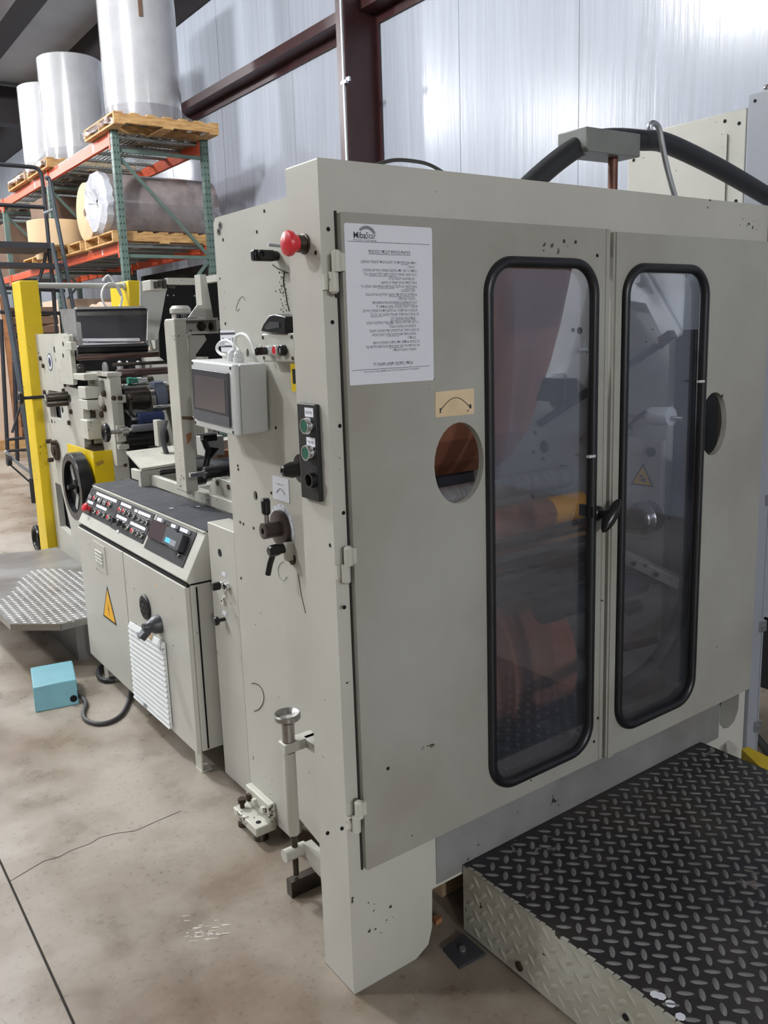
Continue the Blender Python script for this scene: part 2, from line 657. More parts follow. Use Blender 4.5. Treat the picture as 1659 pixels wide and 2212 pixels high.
def poly_sheeting():
    m = bpy.data.materials.new('white_poly_sheeting')
    m.use_nodes = True
    nt = m.node_tree
    b = nt.nodes['Principled BSDF']
    L = nt.links.new
    tc = node(nt, 'ShaderNodeTexCoord')
    mp = node(nt, 'ShaderNodeMapping')
    mp.inputs['Scale'].default_value = (1, 7.0, 0.22)
    L(tc.outputs['Object'], mp.inputs['Vector'])
    n = node(nt, 'ShaderNodeTexNoise')
    n.inputs['Scale'].default_value = 3.0
    n.inputs['Detail'].default_value = 6
    n.inputs['Roughness'].default_value = 0.62
    L(mp.outputs[0], n.inputs['Vector'])
    r = node(nt, 'ShaderNodeValToRGB')
    r.color_ramp.elements[0].position, r.color_ramp.elements[1].position = 0.25, 0.7
    r.color_ramp.elements[0].color = lin((156, 161, 170))
    r.color_ramp.elements[1].color = lin((172, 178, 189))
    L(n.outputs[0], r.inputs[0])
    L(r.outputs[0], b.inputs['Base Color'])
    b.inputs['Roughness'].default_value = 0.20
    b.inputs['Specular IOR Level'].default_value = 0.35
    bp = node(nt, 'ShaderNodeBump')
    bp.inputs['Strength'].default_value = 0.15
    bp.inputs['Distance'].default_value = 0.012
    L(n.outputs[0], bp.inputs['Height'])
    L(bp.outputs[0], b.inputs['Normal'])
    return m


floor_m, sheeting_m = concrete(), poly_sheeting()
roof_m = mat('roof_insulation', (206, 208, 212), 0.5, var=0.25, vscale=0.5, bump=0.1, bscale=3)

fl = mk('floor', MB().box((-14, -26, -0.03), (4.5, 27, -0.012)), grime_and_gap)
tag(fl, kind='structure')
JX = -0.521
mk('floor_slab', MB().box((-14, -26, -0.012), (JX - 0.003, 27, 0.0)), floor_m, fl)
mk('floor_slab', MB().box((JX + 0.003, -26, -0.012), (4.5, 27, 0.0)), floor_m, fl)


def ribbon(pts, w, z):
    m = MB()
    for a, b in zip(pts, pts[1:]):
        a, b = Vector((a.x, a.y, z)), Vector((b.x, b.y, z))
        s = (b - a).cross(Vector((0, 0, 1))).normalized() * w / 2
        m.add([a - s, a + s, b + s, b - s], [(0, 1, 2, 3)])
    return m


crk = [px(u, v, 'z', 0) for u, v in ((18, 1906), (58, 1882), (95, 1860), (128, 1851), (152, 1838), (196, 1822), (214, 1810), (252, 1800), (292, 1795), (330, 1778), (390, 1752))]
mk('crack', ribbon(crk, 0.0022, 0.0006), grime_and_gap, fl, sm=0, label='thin dark crack across the concrete')
scf = MB()
for k in range(34):
    u, v = random.gauss(440, 26), random.gauss(2012, 13)
    a = px(u, v, 'z', 0.0006)
    d = Vector((0.85, -0.5, 0)) * random.uniform(0.005, 0.03)
    s = Vector((0.5, 0.85, 0)) * random.uniform(0.0008, 0.0035)
    scf.add([a - s * 0.4, a + d * 0.3 - s, a + d - s * 0.3, a + d * 0.8 + s * 0.6, a + d * 0.2 + s], [(0, 1, 2, 3, 4)])
tag(mk('scuff_marks', scf, scuff_m, fl, sm=0), kind='stuff')

WX = 4.48
wl = mk('wall_back', MB().box((WX, -26, 0), (WX + 0.1, 27, 6.4)), sheeting_m)
tag(wl, kind='structure')
for yy in (1.6, 3.35, 4.75, 7.7, 9.6, 11.4, 13.2, 15.0):
    mk('lap_seam', MB().box((WX - 0.004, yy, 0), (WX, yy + 0.05, 6.4)), sheeting_m, wl)
we = mk('wall_end', MB().box((-14, 26.9, 0), (4.6, 27, 6.4)), roof_m)
tag(we, kind='structure')
ce = mk('ceiling', MB().box((-14, -26, 6.4), (4.6, 27, 6.5)), roof_m)
tag(ce, kind='structure')

# girt: lipped section lying along the wall, continuous behind the column
gp = [(4.27, 4.545), (4.27, 4.645), (4.263, 4.645), (4.263, 4.538), (4.455, 4.538), (4.455, 4.44), (4.463, 4.44), (4.463, 4.545)]
tag(mk('trim_1', MB().prism([(x, -26, z) for x, z in gp], (0, 53, 0)), maroon, sm=0), kind='structure')
# eave strut below the roof
ev = [(4.10, 5.98), (4.10, 6.4), (4.07, 6.4), (4.07, 5.95), (4.45, 5.80), (4.47, 5.83)]
tag(mk('trim_2', MB().prism([(x, -26, z) for x, z in ev], (0, 53, 0)), red_oxide, sm=0), kind='structure')
# column: H section
cm = MB()
cm.box((4.05, 5.93, 0), (4.063, 6.085, 6.4))
cm.box((4.45, 5.93, 0), (4.463, 6.085, 6.4))
cm.box((4.06, 6.0, 0), (4.452, 6.012, 6.4))
tag(mk('trim_3', cm, maroon, sm=0), kind='structure')
cd = thing('wall_conduit', 'thin galvanised conduit clipped to the edge of the maroon column', 'conduit', (4.035, 5.955, 0))
mk('pipe', MB().cyl((4.032, 5.955, 0), (4.032, 5.955, 6.4), 0.013, 12), alu, cd)
mk('clip', MB().box((4.018, 5.90, 3.82), (4.05, 5.99, 3.85)).box((4.03, 5.86, 3.83), (4.05, 5.91, 3.87)), alu, cd)
# roof purlins run along the hall, rafters across it
pa = [px(u, v, 'z', 6.1) for u, v in ((96, 0), (27, 0))]
pm = MB().box((pa[1].x, -26, 6.05), (pa[0].x, 27, 6.4))
tag(mk('trim_4', pm, red_oxide), kind='structure')
ra, rb = px(20, 187, 'y', 17.0), px(20, 267, 'y', 17.0)
tag(mk('trim_5', MB().box((-14, 17.0, rb.z), (4.1, 17.35, ra.z)), red_oxide), kind='structure')
sa = px(60, 103, 'y', 15.0)
tag(mk('trim_6', MB().box((-14, 15.0, sa.z - 0.03), (4.1, 15.06, sa.z + 0.03)), red_oxide), kind='structure')

# ------------------------------------------------------------------ guarded enclosure with two doors
ENX = 1.575
enc = thing('safety_enclosure', 'cream steel machine enclosure with two tall glazed doors and a cut-out foot', 'enclosure', (0.8, 0.06, 0))
outer = [(0, 0), (0.175, 0), (0.212, 0.02), (0.224, 0.06), (0.227, 0.158), (1.30, 0.158), (1.32, 0.0), (ENX - 0.06, 0), (ENX - 0.06, 1.765), (0, 1.765)]
hole = [(0.04, 0.32), (1.375, 0.32), (1.378, 0.21), (1.40, 0.187), (1.43, 0.18), (1.46, 0.192), (1.48, 0.225), (1.482, 0.32), (1.49, 0.32), (1.49, 1.65), (0.04, 1.65)]
fr = mk('housing', sheet([outer, hole], 0.12, fy(0.0)), cream, enc, bevel=0.003)
mk('dark_door_gap', MB().box((0.0315, -0.004, 0.296), (0.0355, 0.002, 1.672)), grime_and_gap, fr)  # dark strip painted in for the shade of the hinge-side door gap
mk('slot_back', MB().box((1.365, 0.06, 0.17), (1.488, 0.066, 0.33)), void, fr)  # black plate in place of the shade inside the slot
mk('base_sill', MB().box((0.24, -0.0025, 0.166), (1.372, 0.0, 0.292)), base_grey, fr)
gs = MB().box((ENX - 0.058, -0.012, 0.02), (ENX - 0.002, 0.12, 1.765)).box((ENX - 0.004, -0.014, 0.02), (ENX + 0.004, 0.12, 1.765))
gsp = mk('corner_post', gs, cab_grey, enc, label='plain grey corner strip')
for zz in (0.13, 0.47, 0.88):
    mk('clip', MB().box((ENX - 0.022, -0.02, zz), (ENX + 0.012, -0.010, zz + 0.034)).cyl((ENX - 0.008, -0.02, zz + 0.02), (ENX - 0.008, -0.025, zz + 0.02), 0.006, 10), alu, gsp)


def gasket(x0, z0, x1, z1, r, y, w):
    pts = [(x, y, z) for x, z in rrect(x0 + w / 2, z0 + w / 2, x1 - w / 2, z1 - w / 2, r, 10)]
    return MB().tube(pts, w / 2, 12, closed=True)


DY = -0.017
doorL = mk('door', sheet([rrect(0.035, 0.299, 0.801, 1.669, 0.006, 3), rrect(0.404, 0.353, 0.747, 1.587, 0.062), oval(0.318, 1.159, 0.0705, 0.0895)], 0.016, fy(DY)), grey_paint, enc, bevel=0.0015)
doorR = mk('door', sheet([rrect(0.816, 0.294, 1.512, 1.664, 0.006, 3), rrect(0.862, 0.359, 1.194, 1.581, 0.062), oval(1.258, 1.16, 0.0635, 0.089)], 0.016, fy(DY)), grey_paint, enc, bevel=0.0015)
mk('edge_strip', MB().box((0.788, DY - 0.002, 0.300), (0.801, DY + 0.001, 1.668)), grey_paint, doorL)
mk('edge_strip', MB().box((0.823, DY - 0.004, 0.293), (0.845, DY + 0.001, 1.662)), grey_paint, doorR)
mk('window_gasket', gasket(0.392, 0.341, 0.759, 1.599, 0.07, DY - 0.002, 0.024), gasket_m, doorL)
mk('window_gasket', gasket(0.850, 0.347, 1.206, 1.593, 0.07, DY - 0.002, 0.024), gasket_m, doorR)
mk('window_pane', sheet([rrect(0.403, 0.352, 0.748, 1.588, 0.06)], 0.004, fy(DY + 0.008)), pane_m, doorL, label='dusty clear window pane')
mk('window_pane', sheet([rrect(0.861, 0.358, 1.195, 1.582, 0.06)], 0.004, fy(DY + 0.008)), pane_m, doorR, label='dusty clear window pane')
for d, u, v in ((doorL, 1279, 986), (doorR, 1516, 824)):
    p = px(u, v, 'y', DY - 0.013)
    mk('gasket_joint', MB().box((p.x - 0.012, p.y - 0.002, p.z - 0.003), (p.x + 0.011, p.y + 0.008, p.z + 0.003)), light_pl, d)

# hinges: two knuckles each on the left jamb, chipped paint round them
for z0, z1 in ((1.519, 1.599), (0.950, 1.028), (0.398, 0.474)):
    zm = (z0 + z1) / 2
    h = mk('hinge', MB().lathe((0.019, -0.022, zm), (0, 0, 1), [(0, 0.0095), (z1 - zm - 0.004, 0.0095), (z1 - zm, 0.005)], 14).box((0.019, -0.026, zm + 0.002), (0.036, -0.016, z1 - 0.006)), cream_worn, enc)
    mk('lower_knuckle', MB().lathe((0.015, -0.016, zm), (0, 0, -1), [(0, 0.0095), (zm - z0 - 0.004, 0.0095), (zm - z0, 0.005)], 14).box((-0.0002, -0.0075, z0 + 0.008), (0.015, 0.0, zm - 0.002)), cream_worn, h)
    mk('worn_edge', MB().box((0.026, -0.006, z0 - 0.006), (0.034, -0.001, zm + 0.012)), grime_and_gap, h)

# screws and open screw holes
scr = MB().lathe((0, 0, 0), (0, -1, 0), [(-0.001, 0.004), (0.0012, 0.004), (0.002, 0.002)], 10).mesh()
smooth(scr); scr.materials.append(steel_dark)
hol = MB().lathe((0, 0, 0), (0, -1, 0), [(-0.002, 0.0042), (0.0006, 0.0042)], 12).mesh()
hol.materials.append(void)
holx = MB().lathe((0, 0, 0), (-1, 0, 0), [(-0.002, 0.0042), (0.0006, 0.0042)], 12).mesh()
holx.materials.append(void)
for u, v in ((709, 495), (718, 696), (734, 920), (742, 1108), (708, 1800)):
    share('screw_hole', hol, px(u, v, 'y', 0.0), fr)
for u, v in ((682, 546), (713, 1178), (739, 1790)):
    p = px(u, v, 'x', 0.0) if u != 739 else px(u, v, 'y', 0.0)
    share('screw_hole', holx if u != 739 else hol, p, fr)
for u, v in ((1290, 552), (1283, 1602), (744, 1312), (838, 1660)):
    share('screw_hole', hol, px(u, v, 'y', DY), doorL)
for u, v in ((1218, 521), (1243, 523), (1291, 1551)):
    share('screw', scr, px(u, v, 'y', DY), doorL)
for u, v in ((1531, 980), (1560, 855)):
    share('screw', scr, px(u, v, 'y', DY), doorR)

# latch: stem and curved wing
lp = px(1288, 1108, 'y', DY)
la = mk('latch', MB().lathe(lp, (0, -1, 0), [(0, 0.019), (0.008, 0.019), (0.014, 0.012), (0.032, 0.012)], 16).box(lp + Vector((-0.03, -0.012, -0.006)), lp + Vector((-0.018, 0.03, 0.022))), black_gloss, doorL, label='black latch handle')
wa = lp + Vector((-0.018, -0.036, -0.042))
wd_ = Vector((0.062, -0.002, 0.078))
wl_ = wd_.length
mk('wing', MB().lathe(wa, wd_, [(wl_ * t, 0.0165 * (1 - (2 * t - 1) ** 2) ** 0.6) for t in [k / 14 for k in range(15)]], 14), black_gloss, la)
# scale plate with its curved arrow
pts = [px(u, v, 'y', DY - 0.0015) for u, v in ((941, 847), (1024, 839), (1024, 894), (941, 902))]
sp = mk('scale_plate', MB().prism(pts, (0, 0.0014, 0)), tan_plate, doorL, label='cream scale plate with a curved arrow')
pc = sum(pts, Vector()) / 4
arc = [pc + Vector((-0.041 + 0.082 * k / 16, -0.0012, -0.012 + 0.0235 * sin(pi * (k / 16)))) for k in range(17)]
mk('arc_line', MB().tube(arc, 0.0007, 6), ink, sp)
for a, b in (((0.040, -0.0008, -0.015), (0.045, 0, -0.006)), ((-0.043, -0.0008, -0.018), (-0.040, 0, -0.008)), ((0.034, -0.0008, -0.021), (0.037, 0, -0.018))):
    mk('arrow_mark', MB().box(pc + Vector(a), pc + Vector(b)), ink, sp)

# emergency stop on the side of the housing
ep = px(659, 527, 'x', 0.0)
es = mk('emergency_stop', MB().lathe(ep, (-1, 0, 0), [(0, 0.0195), (0.004, 0.0195), (0.005, 0.0165), (0.018, 0.0165)], 24), steel_dark, enc, label='red mushroom emergency stop button')
mk('mushroom_head', MB().lathe(ep, (-1, 0, 0), [(0.018, 0.0155), (0.022, 0.0165), (0.027, 0.018), (0.031, 0.0235), (0.037, 0.0245), (0.042, 0.022), (0.0455, 0.013), (0.0465, 0.0)], 28), red_cap, es)
# black push button plate
bpl = mk('button_panel', MB().box((-0.011, 0.031, 1.114), (0.0, 0.102, 1.309)), black_matt, enc, bevel=0.002)
for k, (u, v) in enumerate(((664, 920), (667, 978))):
    c = px(u, v, 'x', -0.016)
    c.x = -0.011
    b = mk('push_button', MB().lathe(c, (-1, 0, 0), [(0, 0.0165), (0.010, 0.0165), (0.0135, 0.0155), (0.0135, 0.0132), (0.006, 0.0132)], 24), chrome, bpl)
    b2 = mk('cap', MB().lathe(c, (-1, 0, 0), [(0.006, 0.0131), (0.0128, 0.0131)], 24), green_cap, bpl, label='green push button cap')
    l = px(*((667, 891), (671, 955))[k], 'x', -0.012)
    lb = mk('button_label', MB().box((-0.0122, l.y - 0.016, l.z - 0.009), (-0.011, l.y + 0.016, l.z + 0.009)), paper_w, bpl)
    tx = [('גלוי חרום', 'קול גרגר')[k]]
    mk('label_print', lettering(tx[0][::-1], fx(-0.0122), -l.y, l.z - 0.003, h=0.0085, w=0.022, align='CENTER'), ink, bpl, sm=0)
c = px(677, 1036, 'x', -0.011)
mk('blank_knob', MB().lathe(c, (-1, 0, 0), [(0, 0.0165), (0.012, 0.0165), (0.012, 0.012), (0.002, 0.011)], 24), black_gloss, bpl)

# ------------------------------------------------------------------ safety notice taped to the door
NY = DY - 0.0012
c4 = [px(u, v, 'y', NY) for u, v in ((743, 481), (933, 492), (937, 821), (756, 833))]
ntc = thing('safety_notice', 'white paper safety notice in Hebrew taped to the left door', 'notice', ((c4[0].x + c4[1].x) / 2, NY, c4[3].z))
TL, TR, BR, BL = c4
def npt(s, t):
    return TL.lerp(TR, s).lerp(BL.lerp(BR, s), t)
crn = [npt(0.0, 0.012), npt(0.012, 0), npt(0.985, 0.0), npt(1.0, 0.012), npt(1, 0.99), npt(0.99, 1.0), npt(0.0, 1.0)]
mk('paper', MB().prism(crn, (0, 0.0011, 0)), paper_w, ntc, sm=0)
nw, nh = (TR - TL).length, (BL - TL).length
NM = frame(TL, TR - TL, TL - BL)
heb = [('1.', 'וודא שקיבלת הדרכה למכונה/ציוד להפעלה ואחזקה', 'נכונה.'), ('2.', 'וודא כי הנך יודע מיקום מפסקי החרום במכונה.', None),
       ('3.', 'חל איסור מוחלט להיכנס לתוך חלל המכונה בכל', 'זמן שהוא או לטפס עליה.'), ('4.', 'אין לפתוח ארון חשמל או מחשב.', None),
       ('5.', 'אין להסיר או לחבל בנעילות והגנות אשר סופקו ע"י', 'יצרן המכונה.'), ('6.', 'התרחק והרחק ידך וראשך מחלקים וצירים נעים', 'במכונה וסביבתה'),
       ('7.', 'אין להשתמש בכפפות במכונות מסתובבות!', None), ('8.', 'אסור לטפל במכונה בזמן עבודתה !!!', None),
       ('9.', 'במקרה של תקלה, יש ללחוץ מיד על מפסק החירום.', None), ('10.', 'במקרה של תקלה תטופל המכונה אך ורק ע"י', 'עובד טכנאי שהוסמך לכך'),
       ('11.', 'לפני תחילת הטיפול, וודא שכל החלקים הנעים', 'והמסוכנים במכונה-נעצרו'), ('12.', 'בזמן טיפול, יש להפסיק את המכונה ולנעול', 'מפסק פחת ראשי ולהציב שלט "סכנה טכנאי'),
       ('', 'בעבודה"', None), ('13.', 'בסיום עבודתך-וודא ניתוק המפסק הראשי.', None), ('14.', 'הוראות אלו אינן ממעיטות מהוראות כלליות של', 'המפעיל ומקום העבודה.')]
ul = {'1.': ('שקיבלת',), '3.': ('להיכנס לתוך חלל המכונה',), '5.': ('אין להסיר', 'בנעילות והגנות'), '6.': ('התרחק והרחק ידך וראשך',), '7.': ('אין להשתמש בכפפות',), '10.': ('אך ורק ע"י', 'עובד טכנאי שהוסמך לכך'), '11.': ('וודא',), '12.': ('ולהציב שלט',), '14.': ('אינן ממעיטות',)}
body = []
yl = -nh * 0.238
st = nh * 0.0254
rx = nw * 0.775


def text_row(s, y, words):
    wid = min(0.62, 0.0142 * len(s))
    body.append(lettering(s[::-1], NM, rx - nw * wid, y, h=0.0076, w=nw * wid))
    for w in words:
        k = s.find(w)
        if k >= 0:
            xa = rx - nw * wid * k / len(s)
            xb = rx - nw * wid * (k + len(w)) / len(s)
            mk('underline', quad(NM, [(xb, y - 0.0010), (xa, y - 0.0010), (xa, y - 0.0016), (xb, y - 0.0016)]), ink, ntc, sm=0)


for num, a, b in heb:
    if num:
        body.append(lettering(num, NM, rx + nw * 0.008, yl, h=0.0072))
    text_row(a, yl, ul.get(num, ()))
    yl -= st
    if b:
        text_row(b, yl, ul.get(num, ()))
        yl -= st
mk('print', join(body), ink, ntc, sm=0)
mk('heading', lettering('הוראות בטיחות לעבודה במכונות'[::-1], NM, nw * 0.255, -nh * 0.176, h=0.0095, w=nw * 0.475, bold=0.003), ink, ntc, sm=0)
mk('closing_line', lettering('עבודה בתבונה תמנע תאונה !!!'[::-1], NM, nw * 0.27, -nh * 0.886, h=0.0095, w=nw * 0.46, bold=0.003), ink, ntc, sm=0)
mk('logo', join([lettering('Miba', NM, nw * 0.092, -nh * 0.088, h=0.0165, w=nw * 0.135, bold=0.012), lettering('Flexible Packaging', NM, nw * 0.092, -nh * 0.103, h=0.0042, w=nw * 0.25)]), ink, ntc, sm=0)
mk('logo_script', lettering('Star', NM, nw * 0.229, -nh * 0.088, h=0.0165, w=nw * 0.11, bold=0.0), ink, ntc, sm=0)
sw = MB()
for k in range(12):
    a0, a1 = pi * (0.75 - 0.62 * k / 12), pi * (0.75 - 0.62 * (k + 1) / 12)
    r0, r1 = nw * 0.085, nw * (0.112 + 0.01 * sin(pi * k / 12))
    cx, cy = nw * 0.235, -nh * 0.082
    sw.add([NM @ Vector((cx + r * cos(a), cy + r * 0.85 * sin(a), 0.0003)) for r, a in ((r0, a0), (r1, a0), (r1, a1), (r0, a1))], [(0, 1, 2, 3)])
mk('logo_swoosh', sw, ink_grey, ntc, sm=0)
for x0, x1, ya in ((0.03, 0.965, 0.108), (0.03, 0.95, 0.905), (0.255, 0.73, 0.181)):
    mk('rule', quad(NM, [(nw * x0, -nh * ya), (nw * x1, -nh * ya), (nw * x1, -nh * (ya + 0.0025)), (nw * x0, -nh * (ya + 0.0025))]), ink, ntc, sm=0)
mk('footer', lettering('6 Bar Cochva St. Holon 5882802 Israel, Tel +972-3-5567670 Fax +972-3-5567638', NM, nw * 0.16, -nh * 0.925, h=0.0046, w=nw * 0.64), ink, ntc, sm=0)

# ------------------------------------------------------------------ inside the enclosure: unwinding section
UX = 1.25
unw = thing('unwinding_section', 'pale grey unwinding frame with rollers seen through the enclosure windows', 'machine frame', (0.75, 0.5, 0))
fp = mk('frame_plate', MB().box((UX, 0.13, 0.02), (UX + 0.03, 1.15, 1.70)), pale_grey, unw)
mk('bounce_blocker', MB().box((0.275, 0.985, 0.03), (UX, 1.0, 1.66)), bezel_m, unw)  # unseen plate added to keep brown bounce light off the gantry
mk('oval_dark_box', MB().box((UX + 0.035, 0.16, 0.95), (1.485, 0.42, 1.42)), void, unw, label='black box standing in for the dark behind the oval opening')  # black box added as the darkness inside the right oval
mk('side_wall', MB().box((1.49, 0.121, 0.02), (1.505, 1.0, 1.72)), cab_grey, unw)


def stub(name, u, v, r, L, m, par, x=UX, n=20):
    p = px(u, v, 'x', x)
    return mk(name, MB().lathe(p + Vector((0.002, 0, 0)), (-1, 0, 0), [(0, r), (L, r), (L + r * 0.15, r * 0.8)], n), m, par)


for u, v, r in ((1176, 965, 0.022), (1156, 936, 0.009), (1153, 977, 0.0075), (1113, 957, 0.009), (1151, 1072, 0.0095), (1192, 1056, 0.008), (1238, 713, 0.008), (1252, 714, 0.012), (1410, 712, 0.004), (1396, 738, 0.004)):
    stub('bore', u, v, r, 0.0015, void, fp)
stub('bearing_cap', 1221, 1026, 0.034, 0.012, steel_dark, fp)
kn = stub('clamp_knob', 1417, 975, 0.0145, 0.03, black_gloss, fp)


def roller(name, y, u, v, r, x0, x1, m, n=32):
    z = px(u, v, 'y', y).z
    return mk(name, MB().lathe((x0, y, z), (1, 0, 0), [(0, r * 0.97), (0.004, r), (x1 - x0 - 0.004, r), (x1 - x0, r * 0.97)], n), m, unw)


gr = roller('guide_roller', 0.52, 1120, 1048, 0.036, 0.20, UX, roller_grey)
roller('dark_roller', 0.36, 1150, 1262, 0.034, 0.20, UX, black_gloss)
roller('lower_roller', 0.30, 1150, 1232, 0.016, 0.20, UX, steel_dark)
xe = px(1180, 1100, 'y', 0.42).x
roller('covered_roller', 0.42, 1120, 1122, 0.050, 0.20, xe, brown_web)
roller('orange_core', 0.44, 1222, 1097, 0.045, xe + 0.01, UX - 0.02, orange_tube)
for v0, v1, h, yy, m in ((1212, 1166, 0.020, 0.26, steel), (1190, 1148, 0.012, 0.34, steel_dark)):
    a, b = px(1066, v0, 'y', yy), px(1262, v1, 'y', yy)
    mk('cross_rail', MB().box((0.22, yy, a.z - h / 2), (UX, yy + 0.035, a.z + h / 2)), m, unw)
a = px(1240, 757, 'y', 0.44)
mk('thin_rod', MB().cyl((1.21, 0.44, a.z), (UX, 0.44, a.z), 0.007, 12), white_pl, unw)
y0, y1, z0, z1 = bpx_rect(UX - 0.05, 1160, 865, 1225, 818)
mk('motor_block', MB().box((UX - 0.06, y0, z0), (UX, y1, z1)), bezel_m, unw, bevel=0.003)
y0, y1, z0, z1 = bpx_rect(UX - 0.03, 1165, 818, 1205, 806)
mk('block_lid', MB().box((UX - 0.035, y0, z0), (UX, y1, z1)), light_pl, unw)
ga, gb = px(1442, 732, 'x', UX - 0.08), px(1162, 918, 'x', UX - 0.02)
gsx = mk('gas_strut', MB().cyl(ga, ga.lerp(gb, 0.30), 0.0125, 16).cyl(ga.lerp(gb, 0.28), ga.lerp(gb, 0.98), 0.0135, 16), bezel_m, unw)
mk('strut_end', MB().beam(ga + Vector((-0.008, 0.012, -0.006)), ga + Vector((-0.008, -0.022, 0.014)), 0.028, 0.022).ball(ga.lerp(gb, 0.05), 0.015), steel_dark, gsx)
# light guard sheet at the top right with its folded bright edge
gpts = [px(u, v, 'x', UX - 0.06) for u, v in ((1300, 585), (1482, 580), (1473, 722), (1440, 744), (1395, 655), (1300, 640))]
gd = mk('guard_sheet', MB().prism(gpts, (0.004, 0, 0)), white_pl, unw)
e0, e1 = px(1394, 588, 'x', UX - 0.066), px(1470, 720, 'x', UX - 0.066)
mk('folded_edge', MB().beam(e0, e1, 0.008, 0.010), white_pl, gd)
y0, y1, z0, z1 = bpx_rect(UX - 0.07, 1368, 612, 1388, 590)
mk('stop_pad', MB().box((UX - 0.08, y0, z0), (UX - 0.06, y1, z1)), light_pl, gd)
# cross shaft with its white clamp and lever
sx = UX - 0.10
s0, s1 = px(1340, 897, 'x', sx), px(1476, 905, 'x', sx)
sh = mk('cross_shaft', MB().cyl(s0, s1, 0.0065, 14), steel, unw)
c0, c1 = px(1408, 899, 'x', sx), px(1450, 899, 'x', sx)
mk('white_clamp', MB().lathe(c0, c1 - c0, [(-0.012, 0.020), (0.0, 0.026), ((c1 - c0).length, 0.026)], 24), white_pl, sh)
l0, l1 = px(1396, 888, 'x', sx - 0.03), px(1357, 922, 'x', sx - 0.03)
mk('clamp_lever', MB().tube([l0, l0.lerp(l1, 0.5) + Vector((0, 0, 0.003)), l1], 0.005, 10).ball(l1 + Vector((0, 0.002, -0.011)), 0.016), black_gloss, sh)
# lower cover with the pinch warning
y0, y1, z0, z1 = bpx_rect(UX - 0.02, 1345, 1100, 1463, 955)
cv = mk('bearing_cover', MB().box((UX - 0.02, max(y0, 0.13), z0), (UX, y1, z1)), cream, unw, bevel=0.003)
tri = [px(u, v, 'x', UX - 0.0215) for u, v in ((1389, 1001), (1412, 1053), (1363, 1046))]
tc_ = sum(tri, Vector()) / 3
wt = mk('warning_triangle', MB().prism(tri, (0.0012, 0, 0)), ink, cv, sm=0, label='yellow warning triangle with gear wheels')
mk('yellow_field', MB().prism([tc_.lerp(p, 0.80) + Vector((-0.0008, 0, 0)) for p in tri], (0.0008, 0, 0)), yellow_warn, cv, sm=0)
for dy, dz, r in ((-0.006, -0.004, 0.0075), (0.003, 0.008, 0.0045)):
    mk('gear_mark', MB().lathe(tc_ + Vector((-0.0009, dy, dz)), (-1, 0, 0), [(0, r), (0.0006, r), (0.0006, r * 0.45)], 16), ink, cv)
mk('hand_mark', MB().beam(tc_ + Vector((-0.0013, 0.004, -0.008)), tc_ + Vector((-0.0013, 0.013, -0.004)), 0.0008, 0.003), ink, cv)
# chuck and jaws
cc = px(1404, 1116, 'x', UX - 0.02)
ck = mk('chuck', MB().lathe(cc, (-1, 0, 0), [(0, 0.050), (0.035, 0.050), (0.04, 0.046), (0.055, 0.044), (0.06, 0.040), (0.06, 0.02), (0.03, 0.018)], 32), steel, unw)
jw = px(1362, 1128, 'x', UX - 0.12)
mk('jaw', MB().prism([jw + Vector((0, 0.03, 0.02)), jw + Vector((0, -0.02, 0.01)), jw + Vector((0, -0.035, -0.012)), jw + Vector((0, 0.03, -0.02))], (0.10, 0, 0)), steel, ck)
mk('jaw', MB().box(jw + Vector((0.01, -0.03, -0.035)), jw + Vector((0.10, 0.02, -0.022))), steel, ck)
# lower swing arm and roller
a0, a1 = px(1345, 1200, 'x', UX - 0.04), px(1470, 1260, 'x', UX - 0.03)
ar = mk('swing_arm', MB().beam(a0, a1, 0.03, 0.034), cream, unw, bevel=0.003)
for t in (0.28, 0.66):
    q = a0.lerp(a1, t)
    mk('arm_bolt', MB().lathe(q + Vector((-0.013, 0, 0)), (-1, 0, 0), [(0, 0.007), (0.008, 0.007)], 6), steel_dark, ar)
q = px(1345, 1265, 'x', UX - 0.1)
mk('pressure_roller', MB().lathe(q, (1, 0, 0), [(-0.35, 0.04), (0.08, 0.04)], 28), bezel_m, unw)
q = px(1352, 1318, 'x', UX - 0.06)
mk('arm_pivot', MB().lathe(q + Vector((0.06, 0, 0)), (-1, 0, 0), [(0, 0.02), (0.05, 0.02), (0.055, 0.014)], 20), steel_dark, unw)
a0, a1 = px(1310, 1410, 'x', UX - 0.03), px(1418, 1382, 'x', UX - 0.03)
mk('tie_bar', MB().beam(a0, a1, 0.02, 0.022), steel_dark, unw)
hp = [px(u, v, 'y', 0.06) for u, v in ((1520, 1120), (1503, 1200), (1484, 1280), (1462, 1350), (1430, 1410), (1390, 1455), (1345, 1484), (1290, 1505))]
def spline(pts, n=6):
    pts = [Vector(p) for p in pts]
    out = []
    for i in range(len(pts) - 1):
        p0, p1, p2, p3 = pts[max(i - 1, 0)], pts[i], pts[i + 1], pts[min(i + 2, len(pts) - 1)]
        for k in range(n):
            t = k / n
            out.append(0.5 * ((2 * p1) + (p2 - p0) * t + (2 * p0 - 5 * p1 + 4 * p2 - p3) * t * t + (3 * p1 - p0 - 3 * p2 + p3) * t ** 3))
    return out + [pts[-1]]
ho = tag(mk('air_hose', MB().tube(spline(hp), 0.021, 14), hose_m), 'thick black hose hanging in a curve behind the right window', 'hose')
